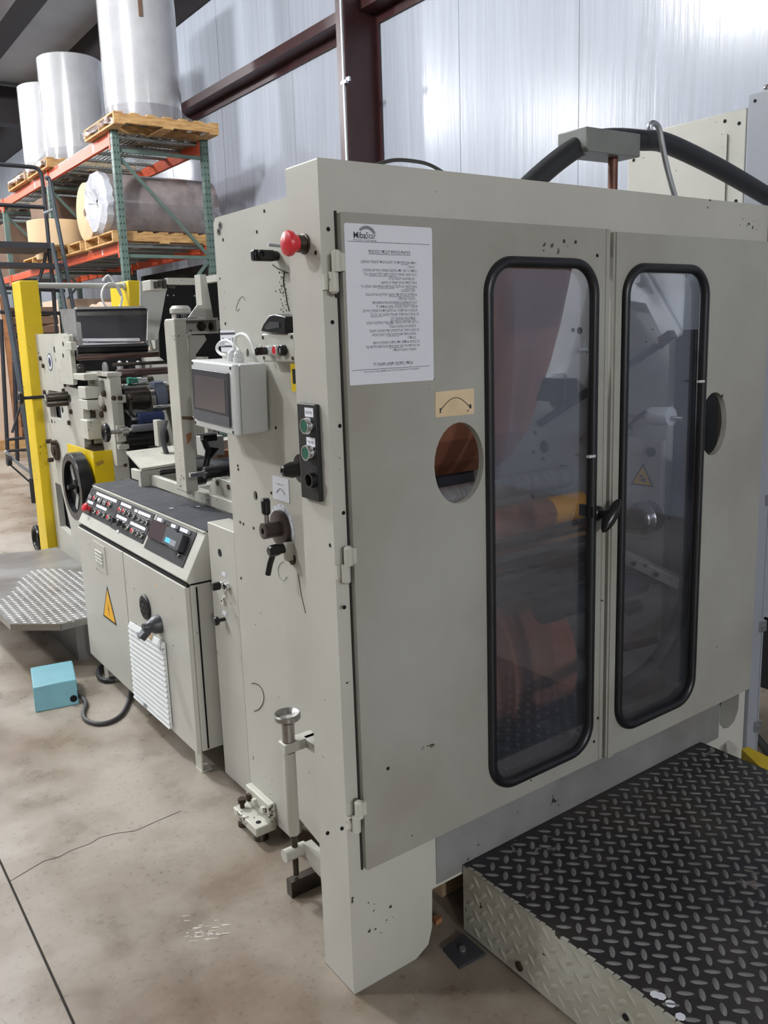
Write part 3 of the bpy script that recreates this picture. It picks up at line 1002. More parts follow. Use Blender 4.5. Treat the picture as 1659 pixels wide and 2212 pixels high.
# paper running through the rollers and the parent roll below
we_ = [(0.80, 0.955), (0.732, 1.007), (0.652, 1.095), (0.60, 1.21), (0.547, 1.331), (0.505, 1.45), (0.473, 1.563), (0.44, 1.69)]
wb = MB()
for (ya, za), (yb, zb) in zip(we_, we_[1:]):
    wb.add([(0.22, ya, za), (1.20, ya, za), (1.20, yb, zb), (0.22, yb, zb)], [(0, 1, 2, 3)])
    wb.add([(0.22, ya + 0.001, za), (1.20, ya + 0.001, za), (1.20, yb + 0.001, zb), (0.22, yb + 0.001, zb)], [(3, 2, 1, 0)])
tag(mk('paper_web', wb, brown_web, sm=1.2), 'taut brown paper web rising steeply behind the left window', 'paper')
pr_ = thing('parent_paper_roll', 'big brown parent paper roll low behind the left window', 'paper roll', (0.7, 0.62, 0.0))
rz, rr_, ry = 0.335, 0.275, 0.66
mk('paper', MB().lathe((0.30, ry, rz), (1, 0, 0), [(0, 0.05), (0, rr_), (0.86, rr_), (0.86, 0.05)], 64), brown_web, pr_)
mk('core', MB().lathe((0.28, ry, rz), (1, 0, 0), [(0, 0.04), (0, 0.05), (0.92, 0.05), (0.92, 0.04)], 28), kraft, pr_)
mk('roll_cradle', MB().box((0.34, 0.45, 0.0), (0.40, 0.87, 0.075)).box((1.04, 0.45, 0.0), (1.10, 0.87, 0.075)).box((0.40, 0.64, 0.0), (1.04, 0.68, 0.05)), steel_dark, pr_)

# ------------------------------------------------------------------ operator side frame plate and what is bolted to it
TX = 0.15
sf = thing('machine_side_frame', 'tall cream steel side frame plate between the enclosure and the console', 'machine frame', (TX + 0.02, 0.45, 0))
poly = [(-0.785, 0.045), (-0.785, 1.742), (-0.772, 1.757), (-0.122, 1.757), (-0.122, 0.03), (-0.30, 0.035), (-0.335, 0.10), (-0.50, 0.135), (-0.545, 0.045)]
pl = mk('plate', sheet([poly, oval(-px(535, 762, 'x', TX).y, px(535, 762, 'x', TX).z, 0.0075, 0.011), oval(-px(552, 1071, 'x', TX).y, px(552, 1071, 'x', TX).z, 0.0115, 0.0135)], 0.035, fx(TX)), cream, sf, bevel=0.003)
for u, v in ((535, 762), (552, 1071)):
    p = px(u, v, 'x', TX + 0.006)
    mk('bore_back', MB().lathe(p, (-1, 0, 0), [(-0.002, 0.016), (0, 0.016)], 16), void, pl)  # black disc standing in for the shade down the bore
def disc(name, u, v, r, m, par, x=TX, t=0.0008, n=16):
    p = px(u, v, 'x', x)
    return mk(name, MB().lathe(p + Vector((0.001, 0, 0)), (-1, 0, 0), [(0, r), (t + 0.001, r)], n), m, par)
for u, v in ((482, 518), (555, 501), (571, 456), (487, 699), (515, 1014), (514, 1006), (519, 1128), (526, 1132), (548, 1141), (521, 1249), (596, 924), (586, 1065), (1, 1)):
    if u > 1:
        disc('drilled_hole', u, v, 0.0042, void, pl)
for u, v in ((476, 487), (473, 500)):
    b = disc('socket_bolt', u, v, 0.0095, steel, pl, t=0.0015, n=20)
    disc('bolt_socket', u, v, 0.0045, void, pl, t=0.002)
# circular cover seam, partly painted over
cseam = [px(548 + 22 * sin(a), 1506 - 30 * cos(a), 'x', TX - 0.0005) for a in [radians(d) for d in range(-12, 186, 9)]]
mk('cover_seam', MB().tube(cseam, 0.0011, 6), grime_and_gap, pl)
mk('pencil_curl', MB().tube(spline([px(u, v, 'x', TX - 0.0004) for u, v in ((529, 649), (524, 640), (515, 650), (510, 668), (512, 672), (517, 667))]), 0.0007, 5), ink_grey, pl)
mk('pencil_arrow', MB().tube(spline([px(u, v, 'x', TX - 0.0004) for u, v in ((620, 1246), (612, 1254), (603, 1245), (601, 1228), (606, 1217), (613, 1214))]), 0.0008, 5), ink_grey, pl)
dr = [(614, 588), (612, 610), (617, 632), (620, 652), (625, 672)]
mk('scratch', MB().tube([px(u, v, 'x', TX - 0.0003) for u, v in dr], 0.0016, 5), grime_and_gap, pl)
mk('scratch', MB().tube([px(u, v, 'x', TX - 0.0003) for u, v in ((589, 572), (600, 580), (613, 586), (623, 590))], 0.0016, 5), grime_and_gap, pl)
mk('scratch', MB().tube([px(u, v, 'x', TX - 0.0003) for u, v in ((644, 1240), (652, 1290), (660, 1325))], 0.0009, 5), grime_and_gap, pl)
for k in range(46):
    t = random.random()
    u, v = 608 + 8 * t + random.gauss(0, 5), 592 + 90 * t + random.gauss(0, 6)
    disc('paint_chip', u, v, random.uniform(0.0011, 0.0028), rust if k % 5 else red_oxide, pl, t=0.0004, n=6)

# small black swing lever near the top
lp0 = px(600, 553, 'x', TX)
lv = mk('locking_lever', MB().lathe(lp0, (-1, 0, 0), [(0, 0.012), (0.02, 0.012)], 16).box(lp0 + Vector((-0.068, -0.010, -0.013)), lp0 + Vector((-0.012, 0.010, 0.013))), black_gloss, sf, bevel=0.004)
mk('lever_hub', MB().lathe(lp0 + Vector((-0.050, -0.0105, 0.002)), (0, -1, 0), [(0, 0.010), (0.006, 0.010), (0.006, 0.006), (0.001, 0.006)], 18), black_matt, lv)
w0 = px(616, 532, 'x', TX - 0.05)
mk('wire_hook', MB().tube([w0 + Vector((0.06, 0, 0)), w0, w0 + Vector((-0.04, 0.004, 0.003))], 0.004, 10), alu, sf)

# black cable shoe above the button box
c0 = px(563, 702, 'x', TX - 0.04)
sh_ = [(0.0, -0.010), (0.0, -0.016), (-0.06, -0.022), (-0.12, -0.024), (-0.125, 0.016), (-0.07, 0.024), (-0.045, 0.022), (-0.012, 0.002)]
cs = mk('cable_shoe', MB().prism([c0 + Vector((0, a, b)) for a, b in sh_], (0.05, 0, 0)), black_gloss, sf, bevel=0.003)
mk('shoe_groove', MB().prism([c0 + Vector((-0.0015, a, b)) for a, b in ((-0.02, -0.004), (-0.05, 0.006), (-0.095, 0.004), (-0.095, -0.008), (-0.03, -0.012))], (0.002, 0, 0)), bezel_m, cs)
# yellow interlock strip
y0, y1, z0, z1 = bpx_rect(TX - 0.03, 630, 845, 640, 786)
ys = mk('interlock_strip', MB().box((TX - 0.03, y0 - 0.03, z0), (TX - 0.026, y1, z1)), yellow, sf)
mk('strip_slot', MB().box((TX - 0.0308, y0 - 0.005, z0 + 0.018), (TX - 0.0298, y1 - 0.009, z1 - 0.012)), void, ys)

# white sticker below the top corner
y0, y1, z0, z1 = bpx_rect(TX - 0.001, 478, 760, 507, 713)
stk = mk('maker_sticker', MB().box((TX - 0.001, y0, z0), (TX + 0.001, y1, z1)), paper_w, sf, sm=0)
for za, zb in ((0.90, 0.80), (0.30, 0.22)):
    mk('sticker_bar', MB().box((TX - 0.0014, y0 + 0.001, z0 + (z1 - z0) * zb), (TX - 0.0008, y1 - 0.001, z0 + (z1 - z0) * za)), ink, stk)
for k in range(4):
    mk('sticker_mark', MB().box((TX - 0.0014, y0 + (y1 - y0) * (0.1 + 0.22 * k), z0 + (z1 - z0) * (0.45 + 0.04 * (k % 2))), (TX - 0.0008, y0 + (y1 - y0) * (0.22 + 0.22 * k), z0 + (z1 - z0) * (0.66 - 0.05 * (k % 3)))), ink_grey, stk)

# white instruction card and dial
cp = [px(u, v, 'x', TX - 0.0015) for u, v in ((588, 1027), (623, 1036), (625, 1087), (590, 1077))]
cdm = mk('instruction_card', MB().prism(cp, (0.0015, 0, 0)), paper_w, sf, sm=0)
cm_ = sum(cp, Vector()) / 4
mk('card_arc', MB().tube([cm_ + Vector((-0.0006, 0.022 - 0.044 * k / 12, -0.012 + 0.013 * sin(pi * k / 12))) for k in range(13)], 0.0007, 5), ink, cdm)
mk('card_print', lettering('EINSTELLUNG', fx(TX - 0.0016), -cm_.y, cm_.z + 0.010, h=0.006, w=0.036, align='CENTER'), ink_grey, cdm, sm=0)
dc = px(610, 1140, 'x', TX)
dr_ = 0.058
rg = MB()
n = 40
for k in range(n):
    a0, a1 = radians(-22 + 224 * k / n), radians(-22 + 224 * (k + 1) / n)
    P_ = lambda r, a, o: dc + Vector((o, -r * cos(a), r * sin(a)))
    rg.add([P_(dr_ - 0.012, a0, -0.0015), P_(dr_ + 0.004, a0, -0.0015), P_(dr_ + 0.004, a1, -0.0015), P_(dr_ - 0.012, a1, -0.0015), P_(dr_ + 0.004, a0, 0), P_(dr_ + 0.004, a1, 0)], [(3, 2, 1, 0), (1, 2, 5, 4)])
dl = mk('dial_scale', rg, paper_w, sf, sm=0)
for k in range(0, 11):
    a = radians(-15 + 21 * k)
    q = dc + Vector((-0.0018, -(dr_ - 0.001) * cos(a), (dr_ - 0.001) * sin(a)))
    q2 = dc + Vector((-0.0018, -(dr_ + 0.003) * cos(a), (dr_ + 0.003) * sin(a)))
    mk('scale_tick', MB().beam(q, q2, 0.001, 0.0008), ink, dl)
dk = mat('dark_brown_disc', (70, 58, 54), 0.4, var=0.2, vscale=10)
hb = mk('dial_disc', MB().lathe(dc, (-1, 0, 0), [(0, 0.047), (0.012, 0.047), (0.013, 0.045), (0.013, 0.021), (0.056, 0.021), (0.057, 0.019), (0.057, 0.008), (0.045, 0.008)], 36), dk, sf)
tip = dc + Vector((-0.044, 0, 0.018))
cr = mk('crank', MB().cyl(tip, tip + Vector((0, 0, 0.028)), 0.006, 14), steel, hb)
mk('crank_grip', MB().lathe(tip + Vector((0, 0, 0.024)), (0, 0, 1), [(0, 0.0085), (0.004, 0.0115), (0.036, 0.0125), (0.042, 0.009)], 18), black_gloss, cr)
# clamp block and black ratchet lever under the dial
kb = px(624, 1190, 'x', TX - 0.012)
cb = mk('clamp_block', MB().box(kb + Vector((-0.01, -0.007, -0.025)), kb + Vector((0.014, 0.012, 0.022))), cream, sf, bevel=0.002)
kh = px(612, 1185, 'x', TX - 0.022)
mk('ratchet_lever', MB().lathe(kh + Vector((0.01, 0, 0)), (-1, 0, 0), [(0, 0.012), (0.018, 0.012), (0.03, 0.0155), (0.048, 0.0145), (0.052, 0.010)], 18).tube([kh + Vector((-0.028, 0.002, -0.008)), kh + Vector((-0.036, 0.008, -0.035)), kh + Vector((-0.040, 0.015, -0.064))], 0.0075, 12), black_gloss, cb)
disc('washer', 632, 1206, 0.0165, rust, sf, t=0.004, n=24)
disc('washer_bolt', 630, 1206, 0.007, rust, sf, t=0.012, n=6)
# cone knob half hidden behind the enclosure
kc = px(652, 1012, 'x', TX)
ck_ = mk('cone_knob', MB().lathe(kc, (-1, 0, 0), [(0, 0.036), (0.004, 0.036), (0.005, 0.018), (0.03, 0.020), (0.052, 0.013), (0.055, 0.008), (0.052, 0.005)], 20), black_gloss, sf)

# floor anchor bracket with bolts
ab = [px(u, v, 'x', TX) for u, v in ((531, 1688), (590, 1732), (600, 1745), (600, 1786))]
y0, y1 = 0.625, 0.775
bz = 0.030
br = mk('anchor_bracket', MB().box((0.083, y0, bz), (TX, y1, bz + 0.028)).box((TX - 0.022, y0, bz + 0.028), (TX, y1, bz + 0.085)), cream_worn, sf, bevel=0.004)
for yy in (0.655, 0.71, 0.745):
    mk('hex_bolt', MB().lathe((TX - 0.022, yy, bz + 0.057), (-1, 0, 0), [(0, 0.0125), (0.010, 0.0125), (0.011, 0.009)], 6), rust if yy == 0.745 else cream_worn, br)
mk('levelling_screw', MB().lathe((0.103, 0.752, 0), (0, 0, 1), [(0, 0.016), (0.012, 0.016), (0.014, 0.007), (bz + 0.045, 0.007), (bz + 0.045, 0.012), (bz + 0.058, 0.012)], 12), rust, br)
mk('bolt_hole', MB().lathe((0.105, 0.652, bz + 0.0282), (0, 0, 1), [(-0.002, 0.008), (0.0006, 0.008)], 16), void, br)
mk('levelling_pad', MB().lathe((0.115, 0.66, 0), (0, 0, 1), [(0, 0.022), (bz, 0.018)], 16), steel_dark, br)

# ------------------------------------------------------------------ hand spindle beside the enclosure
SPX, SPY = 0.075, px(629, 1700, 'x', 0.075).y
zt = lambda v: px(629, v, 'x', SPX).z
spn = thing('hand_spindle', 'cream vertical adjusting spindle with round steel handwheel beside the enclosure', 'spindle', (SPX, SPY, 0))
c = Vector((SPX, SPY, 0))
hw = mk('handwheel', MB().lathe(c, (0, 0, 1), [(zt(1603), 0.017), (zt(1566), 0.017), (zt(1566) + 0.001, 0.012), (zt(1560), 0.030), (zt(1557), 0.034), (zt(1549), 0.034), (zt(1546), 0.031), (zt(1549), 0.026), (zt(1556), 0.020), (zt(1558), 0.0)], 28), steel, spn)
mk('sleeve', MB().lathe(c, (0, 0, 1), [(zt(1795), 0.0145), (zt(1793), 0.016), (zt(1627), 0.016)], 20), cream, spn)
mk('screw_thread', MB().lathe(c, (0, 0, 1), [(zt(1878), 0.0075), (zt(1795), 0.009)], 14), steel_dark, spn)
aw = zt(1614)
mk('bracket_arm', MB().box((SPX - 0.020, SPY - 0.018, aw - 0.014), (TX, SPY + 0.020, aw + 0.012)).box((TX - 0.035, 0.14, aw - 0.014), (TX, SPY, aw + 0.012)), cream, spn, bevel=0.003)
nb = zt(1832)
mk('nut_block', MB().lathe((SPX + 0.03, SPY, nb), (-1, 0, 0), [(0, 0.017), (0.062, 0.017)], 24), cream, spn)
mk('link_bar', MB().prism([(SPX + 0.02, SPY - 0.01, nb + 0.022), (SPX + 0.02, 0.14, nb + 0.012), (SPX + 0.02, 0.14, nb - 0.045), (SPX + 0.02, SPY - 0.06, nb - 0.03), (SPX + 0.02, SPY - 0.01, nb - 0.015)], (0.025, 0, 0)), cream, spn)
sb0 = px(625, 1914, 'z', 0.03)
tag(mk('stop_bar', MB().box((sb0.x, sb0.y - 0.012, 0.0), (0.14, sb0.y + 0.014, 0.045)), steel_dark, sm=0), 'short rusty square steel bar lying on the floor under the enclosure', 'bar')

# ------------------------------------------------------------------ operator terminal hung on the side frame
hw_, hh_, hd_ = 0.236, 0.175, 0.101
ho_ = px(580, 784.6, 'x', TX)
HM = frame(Vector((TX - hd_, ho_.y, ho_.z)), Vector((0.02, -1, -0.045)), Vector((0, -0.045, 1)))   # origin: front top right corner
hmi = thing('operator_terminal', 'light grey wall box with a dark touch screen terminal beside the console', 'control terminal', (TX - 0.05, ho_.y + 0.12, ho_.z - 0.18))


def hbox(x0, y0, x1, y1, z0, z1, mb=None):
    mb = mb or MB()
    vs = [HM @ Vector((x, y, z)) for z in (z0, z1) for x, y in ((x0, y0), (x1, y0), (x1, y1), (x0, y1))]
    return mb.add(vs, [(3, 2, 1, 0), (4, 5, 6, 7), (0, 1, 5, 4), (1, 2, 6, 5), (2, 3, 7, 6), (3, 0, 4, 7)])


mk('case', hbox(-hw_, -hh_, 0, 0, -hd_ + 0.004, -0.022), light_pl, hmi, bevel=0.005, seg=3)
lid = mk('lid', hbox(-hw_ - 0.001, -hh_ - 0.001, 0.001, 0.001, -0.0205, 0), white_pl, hmi, bevel=0.005, seg=3)
bz_ = mk('bezel', hbox(-hw_ + 0.012, -hh_ + 0.020, -0.014, -0.020, 0, 0.006), bezel_m, hmi, bevel=0.002)
mk('lower_bezel', hbox(-hw_ + 0.0125, -hh_ + 0.0205, -0.0145, -hh_ + 0.046, 0.006, 0.0068), bezel_lo, bz_)
mk('screen', hbox(-hw_ + 0.028, -hh_ + 0.052, -0.032, -0.036, 0.006, 0.0066), screen_m, bz_)
mk('brand_mark', lettering('Kinco', HM, -hw_ * 0.47, -hh_ + 0.030, h=0.008, w=0.022, align='CENTER', th=0.0071), ink_grey, bz_, sm=0)
for x, y in ((-hw_ + 0.008, -0.008), (-0.008, -0.008), (-hw_ + 0.008, -hh_ + 0.008), (-0.008, -hh_ + 0.008)):
    mk('lid_screw', MB().lathe(HM @ Vector((x, y, 0)), HM.to_3x3() @ Vector((0, 0, 1)), [(-0.001, 0.004), (0.001, 0.004), (0.001, 0.0015)], 12), steel_dark, lid)
gl_pos = []
for x, zz in ((-0.115, -0.060), (-0.070, -0.055)):
    g0 = HM @ Vector((x, 0, zz))
    up = HM.to_3x3() @ Vector((0, 1, 0))
    mk('cable_gland', MB().lathe(g0, up, [(-0.001, 0.0135), (0.012, 0.0135), (0.012, 0.011), (0.022, 0.0115), (0.027, 0.008), (0.027, 0.004)], 12), white_pl, hmi)
    gl_pos.append(g0 + up * 0.027)
ca = spline([gl_pos[0]] + [px(u, v, 'x', TX - 0.045) for u, v in ((507, 752), (500, 741), (490, 736), (480, 737), (471, 745), (469, 755), (476, 764), (489, 768))] + [px(505, 768, 'x', TX - 0.02)])
c1_ = tag(mk('signal_cable', MB().tube(ca, 0.0042, 10), pvc_white), 'white cable looped tightly over the terminal box', 'cable')
mk('cable_tag', MB().box(px(474, 748, 'x', TX - 0.052), px(485, 740, 'x', TX - 0.038)), paper_w, c1_, sm=0)
cb_ = spline([gl_pos[1]] + [px(u, v, 'x', TX - 0.04) for u, v in ((516, 757), (508, 742), (510, 728), (520, 722), (532, 725), (542, 737), (548, 752), (553, 765))] + [px(u, v, 'x', TX - 0.03) for u, v in ((560, 755), (566, 744))])
tag(mk('signal_cable', MB().tube(cb_, 0.0048, 10), pvc_white), 'white cable arching from the terminal to the button box', 'cable')

# ------------------------------------------------------------------ three-button box
BX = TX - 0.035
y0, y1, z0, z1 = bpx_rect(BX, 568, 781, 634, 719)
bb = thing('button_box', 'small cream push button box with red and black buttons', 'control box', (TX - 0.02, (y0 + y1) / 2, z0))
bc = mk('case', MB().box((BX, y0, z0), (TX, y1, z1)), cream, bb, bevel=0.003)
for yy in (y0 + 0.009, y1 - 0.007):
    for zz in (z0 + 0.009, z1 - 0.009):
        mk('corner_screw', MB().lathe((BX, yy, zz), (-1, 0, 0), [(0, 0.0045), (0.0012, 0.0045), (0.0012, 0.002)], 12), steel_dark, bc)
for u, v, kind in ((577, 758, 'selector'), (592, 757, 'red'), (607, 757, 'black')):
    c = px(u, v, 'x', BX - 0.01)
    c.x = BX
    if kind == 'red':
        b = mk('push_button', MB().lathe(c, (-1, 0, 0), [(0, 0.0125), (0.009, 0.0125), (0.011, 0.011), (0.011, 0.0098), (0.006, 0.0098)], 22), white_pl, bb)
        mk('red_cap', MB().lathe(c, (-1, 0, 0), [(0.006, 0.0097), (0.0108, 0.0097)], 20), red_cap, b)
    elif kind == 'black':
        b = mk('push_button', MB().lathe(c, (-1, 0, 0), [(0, 0.0128), (0.011, 0.0128), (0.013, 0.011)], 22), black_gloss, bb)
        mk('line_mark', MB().box(c + Vector((-0.0134, -0.0012, -0.005)), c + Vector((-0.0128, 0.0012, 0.005))), white_pl, b)
    else:
        b = mk('selector_switch', MB().lathe(c, (-1, 0, 0), [(0, 0.0125), (0.009, 0.0125), (0.011, 0.011)], 22), white_pl, bb)
        mk('selector_grip', MB().beam(c + Vector((-0.011, 0, 0)), c + Vector((-0.042, 0.0, 0)), 0.010, 0.018), black_gloss, b, bevel=0.003)

# ------------------------------------------------------------------ narrow switch cabinet
NXF = 0.185
ya, yb = px(541, 1690, 'x', NXF).y, px(447, 1127, 'x', NXF).y
zt_ = px(447, 1127, 'x', NXF).z
nb_ = thing('switch_cabinet', 'narrow cream switch cabinet squeezed between console and side frame', 'cabinet', (0.22, (ya + yb) / 2, 0))
nbd = mk('body', MB().box((NXF, ya, 0.012), (0.262, yb, zt_)), cream, nb_, bevel=0.003)
mk('top_edge', MB().box((NXF + 0.008, ya + 0.008, zt_), (0.255, yb - 0.008, zt_ + 0.0012)), cream_worn, nbd)
mk('plinth', MB().box((NXF + 0.03, ya + 0.02, 0), (0.25, yb - 0.02, 0.012)), black_matt, nb_)
def nd(name, u, v, prof, m, par, n=20, x=NXF):
    p = px(u, v, 'x', x)
    return mk(name, MB().lathe(p, (-1, 0, 0), prof, n), m, par)
nd('cable_hole', 475, 1194, [(-0.001, 0.0125), (0.0008, 0.0125)], void, nbd)
for u, v in ((483, 1241), (484, 1325)):
    p = px(u, v, 'x', NXF - 0.001)
    mk('label_plate', MB().box((NXF - 0.0012, p.y - 0.013, p.z - 0.0055), (NXF, p.y + 0.013, p.z + 0.0055)), paper_w, nb_, sm=0)
b = nd('rotary_switch', 482, 1263, [(0, 0.012), (0.010, 0.012), (0.012, 0.010)], chrome, nb_)
p = px(482, 1263, 'x', NXF)
mk('switch_grip', MB().box(p + Vector((-0.036, -0.006, -0.012)), p + Vector((-0.011, 0.006, 0.012))), black_gloss, b, bevel=0.002)
b = nd('push_button', 494, 1267, [(0, 0.013), (0.012, 0.013), (0.014, 0.0115), (0.014, 0.009), (0.009, 0.009)], chrome, nb_)
nd('button_cap', 494, 1267, [(0.008, 0.009), (0.0125, 0.009)], black_gloss, b)
b = nd('key_lock', 484, 1297, [(0, 0.0135), (0.004, 0.0135), (0.006, 0.011), (0.008, 0.011)], chrome, nb_)
nd('key_slot', 484, 1297, [(0.007, 0.003), (0.0085, 0.003)], void, b)
nd('star_knob', 486, 1337, [(0, 0.006), (0.022, 0.006), (0.024, 0.014), (0.032, 0.015), (0.038, 0.011)], black_gloss, nb_, 12)

# ------------------------------------------------------------------ control console
KX, KY0, KY1 = 0.12, 1.10, 2.275
con = thing('control_console', 'cream control console with sloping panels of red and black push buttons', 'control console', (0.28, 1.69, 0))
body = [(KX + 0.012, 0.085), (KX + 0.012, 0.664), (KX, 0.676), (0.20, 0.823), (0.373, 0.823), (0.373, 0.085)]
kb_ = mk('cabinet_body', MB().prism([(x, KY0, z) for x, z in body], (0, KY1 - KY0, 0)), cream, con, bevel=0.002)
seam_y = px(279, 1330, 'x', KX).y
dA = mk('cabinet_door', MB().box((KX - 0.004, seam_y + 0.004, 0.078), (KX + 0.012, KY1, 0.655)), cream, con, bevel=0.002)
dB = mk('cabinet_door', MB().box((KX - 0.004, KY0 + 0.006, 0.078), (KX + 0.012, seam_y - 0.003, 0.655)), cream, con, bevel=0.002)
mk('dark_door_gap', MB().box((KX + 0.004, seam_y - 0.003, 0.08), (KX + 0.0125, seam_y + 0.004, 0.655)), grime_and_gap, kb_)  # shaded gap between the doors, drawn as a dark strip
mk('gap_shade_strip', MB().box((KX + 0.002, KY0 + 0.003, 0.655), (KX + 0.0125, KY1 - 0.003, 0.664)), void, kb_)  # black strip painting the shade of the recess below the desk
mk('groove_shade_strip', MB().box((KX + 0.030, KY0 - 0.0008, 0.09), (KX + 0.036, KY0 + 0.001, 0.652)), void, kb_)  # black strip for the shade in the side groove
mk('groove_shade_strip', MB().box((KX + 0.012, KY0 - 0.0008, 0.660), (0.30, KY0 + 0.001, 0.666)), void, kb_)  # same painted groove shade, along the top of the side
for yy in (KY0 + 0.02, KY1 - 0.18):
    ft = mk('foot', MB().box((KX + 0.01, yy, 0.0), (KX + 0.05, yy + 0.05, 0.004)).box((KX + 0.012, yy, 0.004), (KX + 0.016, yy + 0.05, 0.09)), cream_worn, con)
    mk('rear_foot', MB().box((0.32, yy, 0.0), (0.36, yy + 0.05, 0.09)), black_matt, con)
dm = mk('desk_mat', MB().box((0.203, KY0 + 0.006, 0.823), (0.372, KY1 + 0.02, 0.828)), mat_black, con)
mk('mat_edge', MB().box((0.192, KY0 + 0.004, 0.8232), (0.2035, KY1 - 0.004, 0.8252)), cream_worn, con)
for u, v in ((365, 1098), (423, 1094)):
    p = px(u, v, 'z', 0.829)
    mk('paper_scrap', MB().box(p, p + Vector((0.014, -0.012, 0.0006))), paper_w, dm)
# door furniture
pv = [px(u, v, 'x', KX - 0.004) for u, v in ((201, 1166), (226, 1182), (232, 1242), (206, 1224))]
vp = mk('vent_plate', MB().prism(pv, (-0.003, 0, 0)), cream, dA)
for k in range(4):
    t = 0.30 + 0.13 * k
    a, b = pv[0].lerp(pv[3], t).lerp(pv[1].lerp(pv[2], t), 0.22), pv[0].lerp(pv[3], t).lerp(pv[1].lerp(pv[2], t), 0.80)
    mk('vent_louvre', MB().beam(a + Vector((-0.005, 0, 0)), b + Vector((-0.005, 0, 0)), 0.006, 0.008), cream, vp, bevel=0.002)
tp = [px(u, v, 'x', KX - 0.0052) for u, v in ((231, 1266), (252, 1352), (223, 1330))]
tcn = sum(tp, Vector()) / 3
mk('voltage_warning', MB().prism(tp, (0.0012, 0, 0)), ink, dA, sm=0, label='yellow triangle with a black lightning bolt')
mk('warning_field', MB().prism([tcn.lerp(q, 0.84) + Vector((-0.0007, 0, 0)) for q in tp], (0.0007, 0, 0)), yellow_warn, dA, sm=0)
bolt = [(0.004, 0.026), (-0.006, 0.0), (0.000, 0.0), (-0.008, -0.030), (0.006, 0.004), (0.000, 0.004)]
mk('lightning_bolt', MB().prism([tcn + Vector((-0.0014, a, c)) for a, c in bolt], (0.0007, 0, 0)), ink, dA, sm=0)
q = px(335, 1263, 'x', KX - 0.0048)
mk('faded_note', MB().box(q + Vector((0, -0.010, -0.006)), q + Vector((0.0008, 0.010, 0.006))), tan_plate, dB, sm=0)
vc = px(316, 1311, 'x', KX - 0.004)
rv = mk('round_vent', MB().lathe(vc, (-1, 0, 0), [(0, 0.047), (0.004, 0.047), (0.010, 0.043), (0.012, 0.036), (0.0125, 0.0)], 32), black_matt, dB)
for k in range(9):
    a = 2 * pi * k / 8
    r = 0.024 if k < 8 else 0
    mk('vent_slot', MB().lathe(vc + Vector((-0.0122, r * cos(a), r * sin(a))), (-1, 0, 0), [(0, 0.006), (0.001, 0.006)], 10), void, rv)
hc = px(345, 1350, 'x', KX - 0.004)
hd2 = mk('isolator_switch', MB().lathe(hc + Vector((0, 0, 0.004)), (-1, 0, 0), [(0, 0.034), (0.02, 0.032), (0.035, 0.022), (0.045, 0.015), (0.06, 0.014)], 28), bezel_m, dB, label='dark rotary isolator handle')
mk('isolator_grip', MB().beam(hc + Vector((-0.036, 0.004, -0.002)), hc + Vector((-0.07, 0.004, -0.034)), 0.034, 0.024), bezel_m, hd2, bevel=0.003)
# pleated filter cover hung on the right door
q4 = [px(u, v, 'x', KX - 0.006) for u, v in ((282, 1342), (357, 1388), (373, 1573), (295, 1504))]
fc = mk('filter_cover', MB().prism(q4, (-0.004, 0, 0)), white_pl, dB, label='white pleated filter cover')
NS = 16
for k in range(NS):
    t0, t1 = k / NS, (k + 1) / NS
    la_, lb_ = q4[0].lerp(q4[3], t0), q4[0].lerp(q4[3], t1)
    ra_, rb_ = q4[1].lerp(q4[2], t0), q4[1].lerp(q4[2], t1)
    o1, o2 = Vector((-0.004, 0, 0)), Vector((-0.013, 0, 0))
    mk('pleat', MB().add([la_ + o1, ra_ + o1, rb_ + o2, lb_ + o2, lb_ + o1, rb_ + o1], [(0, 1, 2, 3), (3, 2, 5, 4), (0, 3, 4), (1, 5, 2)]), white_pl, fc, sm=0)
ct = q4[0].lerp(q4[1], 0.66)
mk('cover_clip', MB().box(ct + Vector((-0.016, -0.010, -0.012)), ct + Vector((-0.003, 0.010, 0.010))), tan_plate, fc, bevel=0.002)
e_ = q4[0].lerp(q4[1], 0.34).lerp(q4[3].lerp(q4[2], 0.34), 0.085)
mk('worn_emblem', MB().prism([e_ + Vector((-0.0145, a, c)) for a, c in ((0.014, 0.012), (-0.012, 0.012), (-0.009, -0.004), (0.0, -0.014), (0.01, -0.004))], (0.001, 0, 0)), ink_grey, fc, sm=0)
e2 = q4[3].lerp(q4[2], 0.35)
mk('bottom_clip', MB().box(e2 + Vector((-0.014, -0.014, 0.0)), e2 + Vector((-0.004, 0.014, 0.012))), alu, fc)

# sloping desk face: three black panels
SP0, SPN = Vector((KX, 1.7, 0.676)), Vector((-0.147, 0, 0.08)).normalized()
SM = frame((KX, KY1, 0.676), (0, -1, 0), (0.08, 0, 0.147))


def spt(u, v, h=0.0):
    return pxp(u, v, SP0 + SPN * h, SPN)


def z4(x, y):   # detail-view coordinates of the console
    return x / 3.16 + 140, y / 3.16 + 1000


def z3(x, y):
    return x / 3.19, y / 3.19 + 960


panels = []
for q in (((185, 165), (378, 245), (325, 448), (125, 330)), ((395, 255), (618, 345), (530, 572), (320, 425)), ((625, 360), (905, 475), (808, 720), (552, 582))):
    pts = [spt(*z4(*c)) for c in q]
    loc = [SM.inverted() @ p for p in pts]
    x0 = (loc[0].x + loc[3].x) / 2; x1 = (loc[1].x + loc[2].x) / 2
    yb0 = max(0.012, (loc[3].y + loc[2].y) / 2); yt0 = min(0.158, (loc[0].y + loc[1].y) / 2)
    panels.append(mk('button_panel', sheet([rrect(x0, yb0, x1, yt0, 0.004, 3)], 0.003, SM @ Matrix.Translation((0, 0, 0.003))), black_matt, con))


